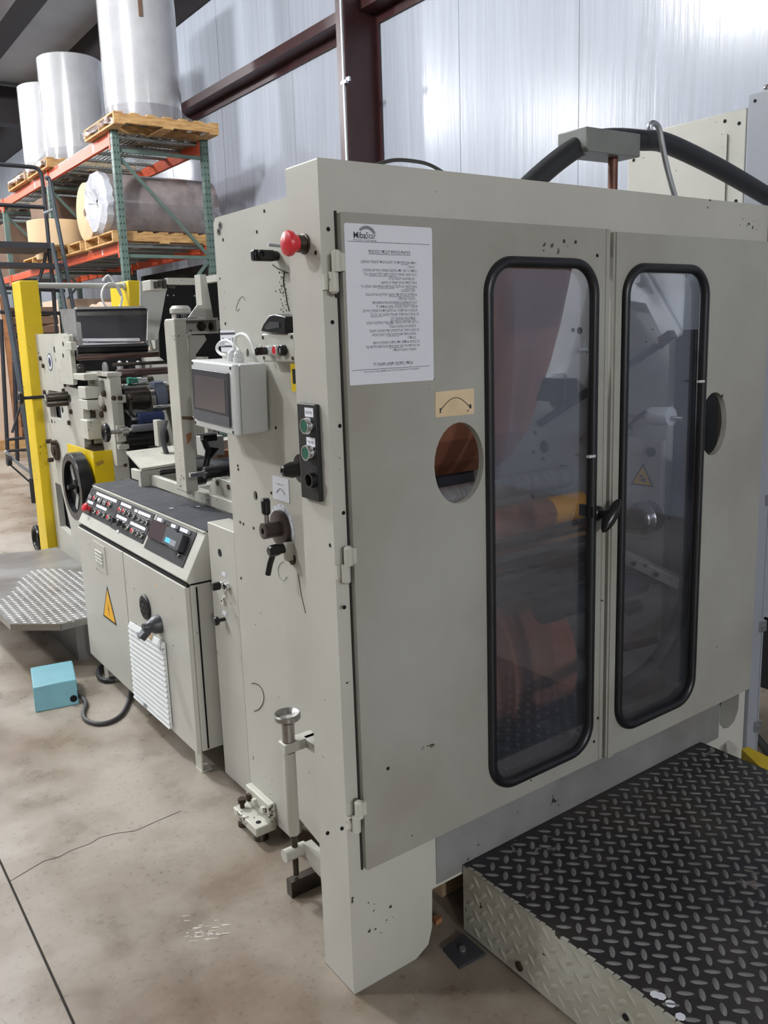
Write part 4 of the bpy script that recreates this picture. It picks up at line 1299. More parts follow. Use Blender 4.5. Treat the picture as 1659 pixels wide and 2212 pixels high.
def sbtn(par, x, y, kind, r=0.0115):
    c = spt(*z3(x, y), 0.012)
    c = c - SPN * 0.009
    if kind == 'mush':
        b = mk('stop_button', MB().lathe(c, SPN, [(0, 0.010), (0.012, 0.010), (0.018, 0.018), (0.026, 0.019), (0.031, 0.014), (0.032, 0)], 22), red_cap, par)
    elif kind == 'sel':
        b = mk('selector_switch', MB().lathe(c, SPN, [(0, r), (0.008, r), (0.010, r * 0.85)], 18), chrome, par)
        return mk('selector_grip', MB().beam(c + SPN * 0.009, c + SPN * 0.026, 0.010, 0.017, up=(0, 0.6, 0.6)), black_gloss, par)
    else:
        b = mk('push_button', MB().lathe(c, SPN, [(0, r), (0.009, r), (0.011, r * 0.9), (0.011, r * 0.76), (0.006, r * 0.76)], 18), chrome, par)
        m = {'red': red_cap, 'black': black_gloss, 'white': white_pl, 'grey': ink_grey}[kind]
        mk('button_cap', MB().lathe(c, SPN, [(0.005, r * 0.75), (0.0115, r * 0.75), (0.0125, r * 0.6)], 16), m, par)


PA, PB, PC = panels
for x, y, k in ((617, 356, 'grey'), (648, 368, 'red'), (682, 382, 'white'), (715, 396, 'grey'), (748, 410, 'red'), (606, 440, 'mush'), (645, 455, 'black'), (676, 468, 'red'), (706, 481, 'black'), (742, 500, 'red')):
    sbtn(PA, x, y, k)
for x, y, k in ((822, 446, 'red'), (850, 458, 'red'), (880, 472, 'black'), (912, 488, 'black'), (948, 504, 'black'), (975, 518, 'black'), (1003, 532, 'black'), (797, 530, 'sel'), (838, 548, 'sel'), (868, 566, 'black'), (908, 592, 'red'), (938, 606, 'black'), (967, 620, 'black')):
    sbtn(PB, x, y, k)


def slab(par, name, q, m, h0=0.003, h1=0.0038):
    pts = [spt(*z3(*c)) for c in q]
    return mk(name, MB().prism([p + SPN * h0 for p in pts], SPN * (h1 - h0)), m, par, sm=0)


for q in (((672, 328), (812, 385), (806, 405), (668, 347)), ((612, 384), (650, 400), (643, 418), (606, 402)), ((672, 412), (742, 443), (736, 462), (667, 430))):
    slab(PA, 'label_strip', q, paper_w)
for q in (((842, 398), (912, 428), (906, 447), (836, 417)), ((936, 446), (956, 454), (950, 472), (930, 464)), ((962, 456), (1045, 490), (1038, 510), (955, 476)), ((812, 482), (882, 515), (876, 535), (806, 502)), ((908, 530), (1010, 578), (1003, 598), (900, 550)), ((812, 588), (826, 594), (820, 610), (806, 604))):
    slab(PB, 'label_strip', q, paper_w)
slab(PC, 'display', ((1068, 520), (1170, 565), (1135, 690), (1035, 640)), mat('dark_red_display', (62, 46, 48), 0.25), 0.003, 0.012)
slab(PC, 'display', ((1170, 570), (1238, 600), (1200, 715), (1135, 685)), bezel_m, 0.003, 0.012)
slab(PC, 'blue_digits', ((1165, 644), (1195, 657), (1186, 690), (1155, 676)), led_blue, 0.012, 0.0125)
mt = slab(PC, 'counter', ((1240, 610), (1308, 640), (1268, 750), (1205, 720)), bezel_m, 0.003, 0.026)
slab(PC, 'counter_face', ((1222, 668), (1262, 686), (1250, 722), (1210, 704)), ink_grey, 0.026, 0.0265)
for q in (((1108, 508), (1140, 521), (1133, 545), (1101, 531)), ((1206, 553), (1236, 566), (1229, 588), (1199, 575)), ((1268, 578), (1320, 600), (1313, 625), (1260, 602))):
    slab(PC, 'label_strip', q, paper_w, 0.003, 0.0135)
sbtn(PC, 1222, 755, 'black', 0.008)

# ------------------------------------------------------------------ printing unit further down the line
FX = 0.42
PZ = 0.22
prn = thing('printing_unit', 'cream printing unit with rollers, black handwheel and yellow posts beyond the console', 'printing press', (0.75, 3.2, 0))
ol = [(72, 722), (145, 720), (150, 835), (178, 845), (184, 990), (190, 1000), (192, 1215), (125, 1172)]
pts = [px(u, v, 'x', FX) for u, v in ol]
pts = [Vector((FX, p.y, p.z)) for p in pts]
pts[-2].z = pts[-1].z = 0.0
rq = bpx_rect(FX, 110, 902, 127, 846)
bo = [px(u, v, 'x', FX) for u, v in ((119, 1042), (131, 1048), (153, 1140), (153, 1157), (130, 1137))]
npl = mk('side_plate', sheet([[(-p.y, p.z) for p in pts], rrect(-rq[1], rq[2], -rq[0], rq[3], 0.015, 4), [(-p.y, p.z) for p in bo]], 0.035, fx(FX)), cream, prn, bevel=0.003)


def on_fx(name, prof, u, v, m, par, n=16, x=FX):
    return mk(name, MB().lathe(px(u, v, 'x', x), (-1, 0, 0), prof, n), m, par)


y0, y1, z0, z1 = bpx_rect(FX - 0.02, 127, 828, 149, 722)
bk = mk('edge_bracket', sheet([rrect(-y1, z0, -y0, z1, 0.02, 5)], 0.022, fx(FX - 0.022)), cream_worn, prn, bevel=0.002)
for v in (743, 768):
    on_fx('bracket_hole', [(0, 0.012), (0.001, 0.012)], 136.5, v, void, bk, x=FX - 0.022)
for u, v, r in ((83, 762, 0.006), (118, 755, 0.018), (140, 828, 0.022), (134, 812, 0.008), (112, 910, 0.012), (151, 860, 0.022), (135, 885, 0.018), (118, 912, 0.006)):
    on_fx('drilled_hole', [(0, r), (0.001, r)], u, v, void, npl)
for u, v in ((89, 774), (95, 790), (126, 777), (98, 847), (105, 856), (139, 844), (151, 913), (155, 889)):
    on_fx('hex_bolt', [(0, 0.014), (0.012, 0.014), (0.013, 0.010)], u, v, rust, npl, 6)
lo = on_fx('logo_oval', [(0, 0.050), (0.0015, 0.050)], 108, 782, blue_ink, npl, 28)
on_fx('logo_field', [(0.0014, 0.043), (0.0019, 0.043)], 108, 782, white_pl, npl, 28)
on_fx('logo_figure', [(0.0018, 0.030), (0.0024, 0.026)], 108, 782, blue_ink, npl, 6)
cv_ = on_fx('cover_disc', [(0, 0.060), (0.016, 0.060), (0.02, 0.05), (0.02, 0.03), (0.03, 0.03)], 124, 972, rust, npl, 24)
for dy, dz in ((0.05, 0.05), (-0.05, 0.05), (0.05, -0.06)):
    mk('cover_bolt', MB().lathe(px(124, 972, 'x', FX) + Vector((-0.016, dy, dz)), (-1, 0, 0), [(0, 0.013), (0.03, 0.013)], 12), rust, npl)
for k in range(2):
    on_fx('shaft_end', [(0, 0.022), (0.10, 0.022), (0.11, 0.018)], 146, 854 + 14 * k, steel_dark, npl)
kn_ = on_fx('knob_shaft', [(0, 0.010), (0.12, 0.010)], 95, 857, black_gloss, npl, 12)
kp = px(95, 857, 'x', FX) + Vector((-0.12, 0, 0))
mk('hand_knob', MB().lathe(kp, (-1, 0, 0), [(-0.01, 0.012), (0, 0.034), (0.006, 0.040), (0.018, 0.040), (0.022, 0.034), (0.022, 0.018), (0.016, 0.016)], 24), black_gloss, npl)
# black flywheel
WXF = 0.30
wc = px(155, 1052, 'x', WXF)
wr = 0.175
fw = mk('flywheel', MB().lathe(wc, (1, 0, 0), [(0.0, wr - 0.040), (0.0, wr - 0.004), (0.004, wr), (0.060, wr), (0.064, wr - 0.004), (0.064, wr - 0.032), (0.028, wr - 0.034), (0.0, wr - 0.040)], 48), black_gloss, prn, label='large black handwheel')
sp_ = MB()
for k in range(3):
    a = 2 * pi * k / 3 + 0.6
    sp_.beam(wc + Vector((0.035, 0, 0)), wc + Vector((0.035, (wr - 0.03) * cos(a), (wr - 0.03) * sin(a))), 0.045, 0.014, up=(1, 0, 0))
mk('web_plate', MB().lathe(wc, (1, 0, 0), [(0.030, 0.0), (0.030, wr - 0.03), (0.040, wr - 0.03)], 40), black_matt, fw)
mk('hub', MB().lathe(wc + Vector((-0.02, 0, 0)), (1, 0, 0), [(0, 0.012), (0.03, 0.014), (0.034, 0.036), (0.14, 0.036)], 20), black_gloss, fw)
for k in range(3):
    a = 2 * pi * k / 3 + 0.4
    q0, q1 = wc + Vector((0.027, 0.04 * cos(a), 0.04 * sin(a))), wc + Vector((0.027, 0.13 * cos(a + 0.5), 0.13 * sin(a + 0.5)))
    mk('web_window', MB().beam(q0, q1, 0.035, 0.004, up=(1, 0, 0)), pale_grey, fw)
# yellow belt guard and the cream box beside it
GX = 0.375
yn = px(204, 1010, 'x', GX).y
yf = px(145, 965, 'x', GX).y
gz1 = px(204, 977, 'x', GX).z
gx1 = px(245, 1000, 'y', yn).x
gd_ = MB().prism([(x, y, 0.62) for x, y in ((GX, yn), (gx1, yn), (gx1, yn + 0.006), (GX + 0.006, yn + 0.006), (GX + 0.006, yf), (GX, yf))], (0, 0, gz1 - 0.62))
mk('belt_guard', gd_, yellow, prn, label='yellow sheet metal belt guard')
q = [px(u, v, 'y', yn - 0.0008) for u, v in ((207, 1000), (222, 993), (226, 1000), (210, 1008))]
mk('tape_patch', MB().prism(q, (0, 0.0008, 0)), mat('brown_tape', (170, 140, 50), 0.4), prn, sm=0)
mk('drive_roller', MB().lathe((GX + 0.02, yn + 0.16, gz1 - 0.015), (1, 0, 0), [(0, 0.035), (0.10, 0.035)], 20), steel_dark, prn)
q = [px(u, v, 'y', yn) for u, v in ((245, 973), (254, 972), (278, 988), (283, 1040), (283, 1075), (247, 1075))]
mk('gear_box', MB().prism(q, (0, 0.20, 0)), cream, prn, bevel=0.003)
q = px(271, 1005, 'y', yn)
mk('box_screw', MB().lathe(q, (0, -1, 0), [(0, 0.009), (0.004, 0.009)], 10), rust, prn)
# yellow posts and the cross tube
ax_, ay_ = px(103, 1176, 'z', PZ).x, px(103, 1176, 'z', PZ).y
az = px(45, 606, 'y', ay_).z
ax1 = px(82, 606, 'y', ay_).x
mk('yellow_post', MB().box((ax_, ay_, 0.0), (ax1, ay_ + 0.19, az)), yellow, prn, bevel=0.004)
bx0, bx1 = px(278, 630, 'y', ay_).x, px(303, 630, 'y', ay_).x
bz1 = px(278, 606, 'y', ay_).z
mk('yellow_post', MB().box((bx0, ay_, px(278, 690, 'y', ay_).z), (bx1, ay_ + 0.35, bz1)), yellow, prn, bevel=0.004)
tz = px(170, 617, 'y', ay_ + 0.06).z
mk('cross_tube', MB().cyl((ax1 - 0.01, ay_ + 0.06, tz), (bx0 + 0.01, ay_ + 0.06, tz), 0.016, 16).lathe((bx0 - 0.012, ay_ + 0.06, tz), (1, 0, 0), [(0, 0.026), (0.012, 0.026)], 16), pale_grey, prn)
coil = []
cc_ = px(241, 641, 'y', ay_ + 0.02)
for k in range(49):
    a = 2 * pi * k / 16
    coil.append(cc_ + Vector((0.062 * cos(a), -0.004 * k / 16, 0.082 * sin(a))))
coil = [cc_ + Vector((-0.03, 0.05, 0.10)), cc_ + Vector((-0.01, 0.0, 0.13))] + [cc_ + Vector((0.02, -0.0, 0.09))] + coil + [cc_ + Vector((0.05, -0.01, -0.06)), cc_ + Vector((0.055, -0.01, -0.13))]
tag(mk('wire_coil', MB().tube(spline(coil, 3), 0.0055, 8), pvc_white), 'cream wire coiled over the white tube between yellow posts', 'cable')
# ink duct hood
HY = 3.02
TLh, TRh, BRh, BLh = px(163, 668, 'y', HY + 0.1), px(322, 665, 'y', HY + 0.1), px(312, 738, 'y', HY), px(170, 741, 'y', HY)
hd = mk('duct_hood', MB().prism([TLh, TRh, BRh, BLh], (0, 0.008, 0.002)), mat('hood_dark_sheet', (66, 66, 70), 0.7), prn, label='dark sheet metal hood')
mk('hood_rail', MB().beam(TLh + Vector((0, -0.01, -0.03)), TRh + Vector((0, -0.01, -0.03)), 0.02, 0.03), steel, hd)
mk('hood_top', MB().beam(TLh + Vector((0, 0.0, 0.004)), TRh + Vector((0, 0.0, 0.004)), 0.05, 0.012), pale_grey, hd)
sp1 = [px(u, v, 'x', TLh.x) for u, v in ((131, 668), (163, 667), (170, 735), (148, 745), (136, 700))]
mk('hood_cheek', MB().prism([Vector((TLh.x - 0.004, p.y, p.z)) for p in sp1], (0.006, 0, 0)), base_grey, hd)
for P0, P1 in ((TLh, BLh), (TRh, BRh)):
    mk('hood_arm', MB().beam(P0.lerp(P1, 0.42) + Vector((0, -0.025, 0)), P0.lerp(P1, 1.12) + Vector((0, -0.03, 0)), 0.018, 0.02, up=(0, -1, 0)), steel, hd)
for t in (0.12, 0.37, 0.62, 0.86):
    q = BLh.lerp(BRh, t).lerp(TLh.lerp(TRh, t), 0.05)
    mk('hood_screw', MB().lathe(q + Vector((0, -0.002, 0)), (0, -1, 0), [(0, 0.008), (0.006, 0.006)], 10), chrome, hd)
for va, vb, u0, u1, yy in ((731, 737, 171, 303, HY - 0.01), (740, 750, 171, 313, HY - 0.02)):
    a, b, c, d = (px(u, v, 'y', yy) for u, v in ((u0, va + 1), (u1, va), (u1, vb), (u0, vb + 1)))
    sl = (a.z - d.z) * 0.62
    mk('doctor_blade', MB().prism([a + Vector((0, sl, 0)), b + Vector((0, sl, 0)), c, d], (0, 0.006, 0.002)), mat('bright_blade', (240, 240, 244), 0.25, metal=0.3), hd)


def rol(name, u0, u1, v, rpx, m, y=2.9, n=24, par=None):
    """Roller along the width of the press."""
    a, b = px(u0, v, 'y', y), px(u1, v, 'y', y)
    d = (a - CAM).length
    r = rpx * d / F_PX
    return mk(name, MB().lathe((a.x, y, a.z), (1, 0, 0), [(0, r * 0.9), (0.004, r), (b.x - a.x - 0.004, r), (b.x - a.x, r * 0.9)], n), m, par or prn)


far_x = px(372, 800, 'y', 2.9).x
rol('fountain_roller', 166, 318, 757, 10, black_gloss, 2.98)
for u0, u1, v0, v1, h in ((152, 163, 738, 757, 0), (333, 345, 730, 755, 0)):
    x0, x1, z0, z1 = bpy_rect(2.95, u0, v1, u1, v0)
    mk('bearing_block', MB().box((x0, 2.93, z0), (x1, 3.02, z1)), cream_worn, prn, bevel=0.003)
rol('stay_bar', 166, 372, 773, 5.5, mat('brown_steel', (92, 72, 66), 0.4, metal=0.6), 2.95)
rol('thin_rod', 243, 372, 788, 3.6, steel_dark, 2.80)
rol('ink_roller', 252, 372, 806, 7.5, mat('dark_wine_roller', (74, 54, 54), 0.35), 2.84)
bigr = rol('impression_cylinder', 262, 372, 862, 23, steel_dark, 2.86, 40)
cl_ = rol('collar', 316, 329, 861, 27, steel, 2.86, 32, bigr)
rol('rubber_ring', 329, 352, 856, 31, blue_grey, 2.86, 40, bigr)
rol('back_cylinder', 262, 372, 846, 16, steel, 3.02, 32)
rol('bright_rod', 330, 372, 879, 3.2, chrome, 2.66)
rol('blue_roller', 297, 352, 904, 12, blue_ink, 2.74, 28)
rol('roller_shaft', 284, 298, 906, 4, steel, 2.74)
rol('grey_tube', 285, 347, 926, 8, bezel_lo, 2.66)
rol('tube_end', 272, 286, 929, 4, chrome, 2.66)
rol('black_drum', 270, 360, 950, 17, black_gloss, 2.78, 32)
rol('rear_shaft', 190, 372, 830, 9, steel_dark, 3.2)
for u in (224, 256, 273, 296, 318):
    rol('gear_disc', u, u + 6, 792 if u > 240 else 795, 12, steel_dark if u % 2 else pale_grey, 3.08, 24)
x0, x1, z0, z1 = bpy_rect(2.98, 262, 845, 372, 836)
mk('front_ledge', MB().box((x0, 2.90, z0), (x1, 3.1, z0 + 0.01)), steel, prn)
for u, m in ((284, teal_tape), (305, white_pl)):
    x0, x1, z0, z1 = bpy_rect(2.98, u - 5, 830, u + 15, 814)
    b_ = mk('hose_fitting', MB().lathe((x0, 3.0, (z0 + z1) / 2), (1, 0, 0), [(0, 0.018), (0.02, 0.018), (0.022, 0.013), (x1 - x0, 0.013)], 14), m, prn)
q = [px(u, v, 'y', 2.8) for u, v in ((285, 888), (352, 886), (352, 898), (285, 903))]
mk('paper_strip', MB().prism([q[0] + Vector((0, 0.12, 0)), q[1] + Vector((0, 0.12, 0)), q[2], q[3]], (0, 0, -0.002)), white_pl, prn)
# inner subframe with its slots
IX = 0.47
iy = px(237, 900, 'x', IX).y
io = [px(u, v, 'x', IX) for u, v in ((188, 812), (237, 820), (243, 1003), (190, 985))]
y_l, y_r = io[0].y, io[1].y
zi0, zi1 = io[3].z, io[0].z
out2 = [(-y_l, zi0), (-y_r, io[2].z), (-y_r, io[1].z), (-y_l, zi1)]
def slot(u0, v0, u1, v1):
    a, b = px(u0, v0, 'x', IX), px(u1, v1, 'x', IX)
    return [(-a.y, b.z), (-b.y, b.z), (-b.y, a.z), (-a.y, a.z)]
ins = mk('inner_frame', sheet([out2, slot(194, 820, 207, 850), slot(214, 822, 227, 852)], 0.03, fx(IX)), cream, prn)
x1_ = px(258, 830, 'y', iy).x
fr_face = [px(u, v, 'y', iy) for u, v in ((235, 820), (257, 812), (272, 985), (242, 1003))]
mk('frame_cheek', MB().box((IX + 0.001, iy - 0.03, fr_face[3].z), (x1_, iy, fr_face[1].z)), cream, prn, bevel=0.003)
mk('frame_cap', MB().box((IX - 0.005, iy - 0.035, fr_face[1].z), (x1_ + 0.005, y_l, fr_face[1].z + 0.02)), cream, prn, bevel=0.003)
for u, v, r in ((196, 858, 16), (222, 866, 22), (197, 880, 14), (227, 850, 12), (228, 882, 12), (213, 852, 8), (205, 895, 12), (222, 895, 12)):
    p = px(u, v, 'x', IX)
    rr = r * (p - CAM).length / F_PX * 0.55
    mk('bearing_cap', MB().lathe(p, (-1, 0, 0), [(0, rr), (0.012, rr), (0.016, rr * 0.8)], 20), cream if r == 22 else rust, ins)
x0, x1, z0, z1 = bpy_rect(iy - 0.045, 240, 872, 271, 852)
bbk = mk('bolted_bracket', MB().box((x0, iy - 0.05, z0), (x1, iy - 0.03, z1)), cream, prn, bevel=0.002)
for u in (245, 259):
    q = px(u, 860, 'y', iy - 0.05)
    mk('bracket_bolt', MB().lathe(q, (0, -1, 0), [(0, 0.012), (0.010, 0.012), (0.012, 0.008)], 12), rust, bbk)
lv0, lv1 = px(281, 857, 'y', iy - 0.06), px(282, 893, 'y', iy - 0.06)
mk('throw_lever', MB().ball(lv0, 0.018).beam(lv0, lv1, 0.012, 0.014, up=(0, 1, 0)).beam(lv1, lv1 + Vector((0.03, 0, -0.03)), 0.012, 0.014, up=(0, 1, 0)), steel_dark, prn)
hk = px(236, 934, 'x', IX - 0.06)
sw_ = mk('small_handwheel', MB().lathe(hk, (-1, 0, 0), [(0, 0.018), (0.004, 0.038), (0.010, 0.046), (0.022, 0.046), (0.026, 0.040), (0.022, 0.026), (0.014, 0.012), (0.02, 0.008)], 28), black_gloss, prn)
mk('wheel_shaft', MB().cyl(hk, hk + Vector((0.2, 0, 0)), 0.010, 12).lathe(hk + Vector((0.06, 0, 0)), (1, 0, 0), [(0, 0.022), (0.03, 0.022)], 16), steel, sw_)
x0, x1, z0, z1 = bpy_rect(iy - 0.05, 252, 955, 268, 917)
mk('shaft_bearing', MB().box((x0, iy - 0.07, z0), (x1, iy - 0.03, z1)), cream_worn, prn, bevel=0.004)
x0, x1, z0, z1 = bpy_rect(iy - 0.03, 250, 970, 272, 957)
mk('foot_block', MB().box((x0, iy - 0.08, z0), (x1, iy, z1)), cream, prn, bevel=0.004)
for u0, v0, u1, v1, m in ((160, 822, 186, 806, cream_worn), (172, 862, 190, 834, cream), (174, 886, 194, 862, cream), (176, 950, 196, 905, cream_worn)):
    y0, y1, z0, z1 = bpx_rect(FX - 0.01, u0, v1, u1, v0)
    mk('bearing_block', MB().box((FX - 0.02, y0, min(z0, z1)), (FX + 0.06, y1, max(z0, z1))), m, prn, bevel=0.003)
rol('bent_spout', 166, 180, 795, 8, steel_dark, 2.9)
# lever post by the white table
x0, x1, z0, z1 = bpy_rect(2.35, 343, 965, 352, 907)
mk('clamp_post', MB().box((x0, 2.35, z0), (x1, 2.40, z1)), cream, prn, bevel=0.003)
a, b, c = px(358, 908, 'y', 2.33), px(354, 960, 'y', 2.33), px(367, 1000, 'y', 2.33)
mk('clamp_lever', MB().tube(spline([a, a.lerp(b, 0.5) + Vector((-0.01, 0, 0)), b, c]), 0.016, 10, flat=0.7), bezel_m, prn)
# white table sheet and its front apron
tq = [px(u, v, 'z', 0.955) for u, v in ((277, 975), (352, 958))]
tbz = px(330, 1005, 'y', 2.05).z
tb = [px(272, 975, 'y', 2.55), px(375, 962, 'y', 2.55), px(379, 1000, 'y', 2.05), px(305, 1012, 'y', 2.05)]
mk('feed_table', MB().prism(tb, (0, 0, -0.01)), cream_worn, prn)
x0, x1, z0, z1 = bpy_rect(2.06, 305, 1045, 382, 1008)
mk('table_apron', MB().box((x0, 2.06, z0 - 0.1), (x1 + 0.2, 2.09, z1)), cream, prn)
# far side plate carrying the roller ends
mk('far_plate', MB().box((far_x, 2.5, 0.0), (far_x + 0.03, 3.5, px(372, 770, 'y', 2.9).z)), cream, prn)
mk('dark_backing', MB().box((FX + 0.036, 3.35, 0.0), (far_x, 3.37, px(300, 740, 'y', 3.35).z)), bezel_m, prn)  # dark sheet added in place of the shaded press interior
mk('dark_inner_backing', MB().prism([(FX + 0.045, y, z) for y, z in ((3.06, 0.0), (3.9, 0.0), (3.9, 1.40), (3.24, 1.40), (3.24, 0.70), (3.06, 0.70))], (0.006, 0, 0)), bezel_m, prn)  # dark plate added behind the side plate openings as shaded interior

# ------------------------------------------------------------------ support gantry in front of the printing unit
GXN = 0.30
pb, ptp = px(403, 1064, 'x', GXN), px(376, 688, 'x', GXN)
gy = (pb.y + ptp.y) / 2
gw = px(429.5, 1061, 'y', gy).x
gl = px(353, 690, 'x', GXN).y
gan = thing('support_gantry', 'cream steel gantry with a scuffed square post and bolted crossbeam', 'machine frame', (0.5, gy, 0))
po = mk('square_post', MB().prism([(GXN, gy, pb.z), (GXN, gl, pb.z), (GXN, gl, ptp.z - 0.012), (GXN, gl - 0.012, ptp.z), (GXN, gy, ptp.z)], (gw - GXN, 0, 0)), cream_worn, gan, bevel=0.004)
q = [px(u, v, 'y', gy - 0.0008) for u, v in ((392, 899), (416, 900), (419, 908), (394, 906))]
mk('torn_tape', MB().prism(q, (0, 0.0008, 0)), card, po, sm=0)
q = [px(u, v, 'y', gy - 0.0008) for u, v in ((402, 938), (414, 934), (413, 950), (405, 960))]
mk('worn_patch', MB().prism(q, (0, 0.0008, 0)), wood_red, po, sm=0)
x0, x1, z0, z1 = bpy_rect(gy, 404, 722, 471, 686)
zm = (z0 + z1) / 2
cbm = MB().box((gw, gy + 0.05, z0), (x1, gy + 0.056, z1)).box((gw, gy, z0), (x1, gy + 0.05, z0 + 0.008)).box((gw, gy, z1 - 0.008), (x1, gy + 0.05, z1)).box((x1 - 0.008, gy, z0 + 0.008), (x1, gy + 0.05, z1 - 0.008))
cbo = mk('channel_beam', cbm, cream, gan)
for u in (434, 459):
    p = px(u, 705, 'y', gy + 0.05)
    b_ = mk('beam_bolt', MB().lathe(Vector((p.x, gy + 0.05, p.z)), (0, -1, 0), [(0, 0.017), (0.004, 0.017), (0.004, 0.012), (0.022, 0.012)], 14), rust, cbo)
p = px(473, 697, 'y', gy + 0.03)
mk('beam_end', MB().box((x1, gy + 0.01, zm - 0.012), (x1 + 0.03, gy + 0.045, zm + 0.018)), cream, cbo)
q = [px(u, v, 'y', gy + 0.02) for u, v in ((408, 724), (442, 724), (446, 734), (418, 773), (410, 773))]
mk('lower_gusset', MB().prism(q, (0, 0.006, 0)), cream, gan)
q = [px(u, v, 'y', gy + 0.02) for u, v in ((407, 686), (426, 659), (440, 659), (441, 686))]
mk('upper_gusset', MB().prism(q, (0, 0.006, 0)), cream, gan)
ux0, ux1 = px(436, 650, 'y', gy + 0.03).x, px(449, 650, 'y', gy + 0.03).x
tz0, tz1 = px(420, 615, 'y', gy + 0.3).z, px(420, 600.5, 'y', gy + 0.3).z
mk('upright', MB().prism([(ux0, gy + 0.03, z1), (ux0 + 0.040, gy + 0.03, z1), (ux0 + 0.022, gy + 0.03, tz0 + 0.02), (ux0, gy + 0.03, tz0 + 0.02)], (0, 0.05, 0)), cream, gan)
yc = gy + 0.30
xc = px(420, 608, 'y', yc).x
mk('top_beam', MB().box((xc, 0.8, tz0), (xc + 0.03, yc, tz1)), cream, gan)
xl = px(362, 608, 'y', yc).x
mk('end_beam', MB().box((xl, yc, tz0), (xc + 0.03, yc + 0.03, tz1)), cream, gan)
# sensor head and light chute at the end of the gantry
x0, x1, z0, z1 = bpy_rect(yc + 0.02, 328, 627, 362, 604)
sh1 = mk('sensor_housing', MB().box((x0, yc + 0.03, z0), (x1, yc + 0.12, z1)), cream, gan, bevel=0.003)
for k in range(5):
    mk('sensor_block', MB().box((x0 + 0.012 + 0.017 * k, yc + 0.015, z0 + 0.008 + 0.003 * (k % 2)), (x0 + 0.025 + 0.017 * k, yc + 0.03, z0 + 0.032 + 0.005 * (k % 3))), steel_dark, sh1)
q = [px(u, v, 'y', 2.45) for u, v in ((303, 607), (362, 617), (357, 640), (340, 735), (318, 735), (320, 668), (303, 660))]
mk('chute', MB().prism(q, (0, 0.01, 0)), pale_grey, gan, label='pale grey sheet metal chute')
q = [px(u, v, 'y', 2.62) for u, v in ((340, 612), (500, 600), (500, 900), (345, 770))]
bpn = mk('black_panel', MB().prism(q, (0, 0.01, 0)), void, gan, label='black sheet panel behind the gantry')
for u, v in ((362, 638), (375, 638), (420, 639), (432, 639)):
    p = px(u, v, 'y', 2.619)
    mk('panel_screw', MB().lathe(p, (0, -1, 0), [(0, 0.004), (0.002, 0.004)], 8), alu, bpn)
mq = px(390, 678, 'y', 2.3)
mo = mk('motor', MB().lathe(mq + Vector((0, 0, -0.10)), (0, 0, 1), [(0, 0.040), (0.10, 0.040), (0.103, 0.047), (0.122, 0.047), (0.136, 0.036), (0.136, 0.0)], 16), cream, gan)
for k in range(9):
    mk('motor_fin', MB().box(mq + Vector((-0.036 + 0.0085 * k, -0.046, -0.06)), mq + Vector((-0.032 + 0.0085 * k, -0.030, -0.002))), bezel_m, mo)
mk('motor_bracket', MB().box(mq + Vector((-0.05, -0.02, -0.55)), mq + Vector((0.05, 0.03, -0.10))), cream, gan)

# ------------------------------------------------------------------ transfer table between gantry and side frame
trn = thing('transfer_table', 'cream transfer table with a long rail, black crank and roller beside the post', 'machine table', (0.6, 1.4, 0))
RX = 0.376
rz0 = px(440, 1075, 'x', RX).z
mk('side_rail', MB().box((RX, 0.80, 0.829), (RX + 0.022, 2.30, 0.875)), cream_worn, trn, bevel=0.003)
mk('table_bed', MB().box((RX + 0.05, 1.0, 0.79), (1.0, 2.05, 0.82)).box((RX + 0.08, 1.02, 0.0), (0.55, 2.0, 0.79)), cream, trn)
q = [px(u, v, 'x', RX + 0.06) for u, v in ((452, 1085), (452, 1055), (460, 1029), (502, 1043), (504, 1086))]
bp_ = mk('bolt_plate', MB().prism(q, (0.012, 0, 0)), cream, trn, bevel=0.002)
for u, v in ((470, 1043), (494, 1052)):
    mk('plate_bolt', MB().lathe(px(u, v, 'x', RX + 0.06), (-1, 0, 0), [(0, 0.010), (0.004, 0.010)], 14), rust, bp_)
ry_ = 1.25
p0, p1 = px(440, 1022, 'y', ry_), px(512, 1016, 'y', ry_)
rl_ = mk('black_roller', MB().lathe((p0.x, ry_, p0.z), (1, 0, 0), [(0, 0.018), (0.006, 0.021), (0.7, 0.021)], 20), black_gloss, trn)
mk('roller_tip', MB().cyl((p0.x - 0.05, ry_, p0.z), (p0.x, ry_, p0.z), 0.009, 12), chrome, rl_)
cw = px(387, 1034, 'x', RX - 0.03)
cw_ = mk('crank_wheel', MB().lathe(cw, (1, 0, 0), [(0, 0.020), (0, 0.034), (0.006, 0.045), (0.020, 0.045), (0.026, 0.038), (0.10, 0.036)], 28), black_gloss, trn)
mk('wheel_face', MB().lathe(cw, (-1, 0, 0), [(0, 0.020), (0.002, 0.012), (0.002, 0.006), (0.0, 0.005)], 20), bezel_lo, cw_)
mk('crank_handle', MB().lathe(cw + Vector((0.0, -0.01, 0.035)), (-1, 0.0, 0.0), [(0, 0.008), (0.010, 0.010), (0.075, 0.011), (0.08, 0.008)], 16), black_gloss, cw_)
x0, x1, z0, z1 = bpy_rect(1.6, 460, 985, 483, 941)
blk = mk('clamp_block', MB().box((x0 - 0.03, 1.6, z0), (x1, 1.68, z1)), pale_grey, trn, bevel=0.002)
x0, x1, z0, z1 = bpy_rect(1.7, 480, 975, 498, 950)
mk('white_block', MB().box((x0, 1.7, z0), (x1 + 0.05, 1.8, z1)), cream_worn, trn)
x0, x1, z0, z1 = bpy_rect(1.62, 470, 990, 500, 972)
mk('brown_bar', MB().box((x0, 1.62, z0), (x1 + 0.1, 1.66, z1)), wood_red, trn)
a, b, c = px(440, 948, 'y', 1.55), px(450, 975, 'y', 1.55), px(444, 1008, 'y', 1.55)
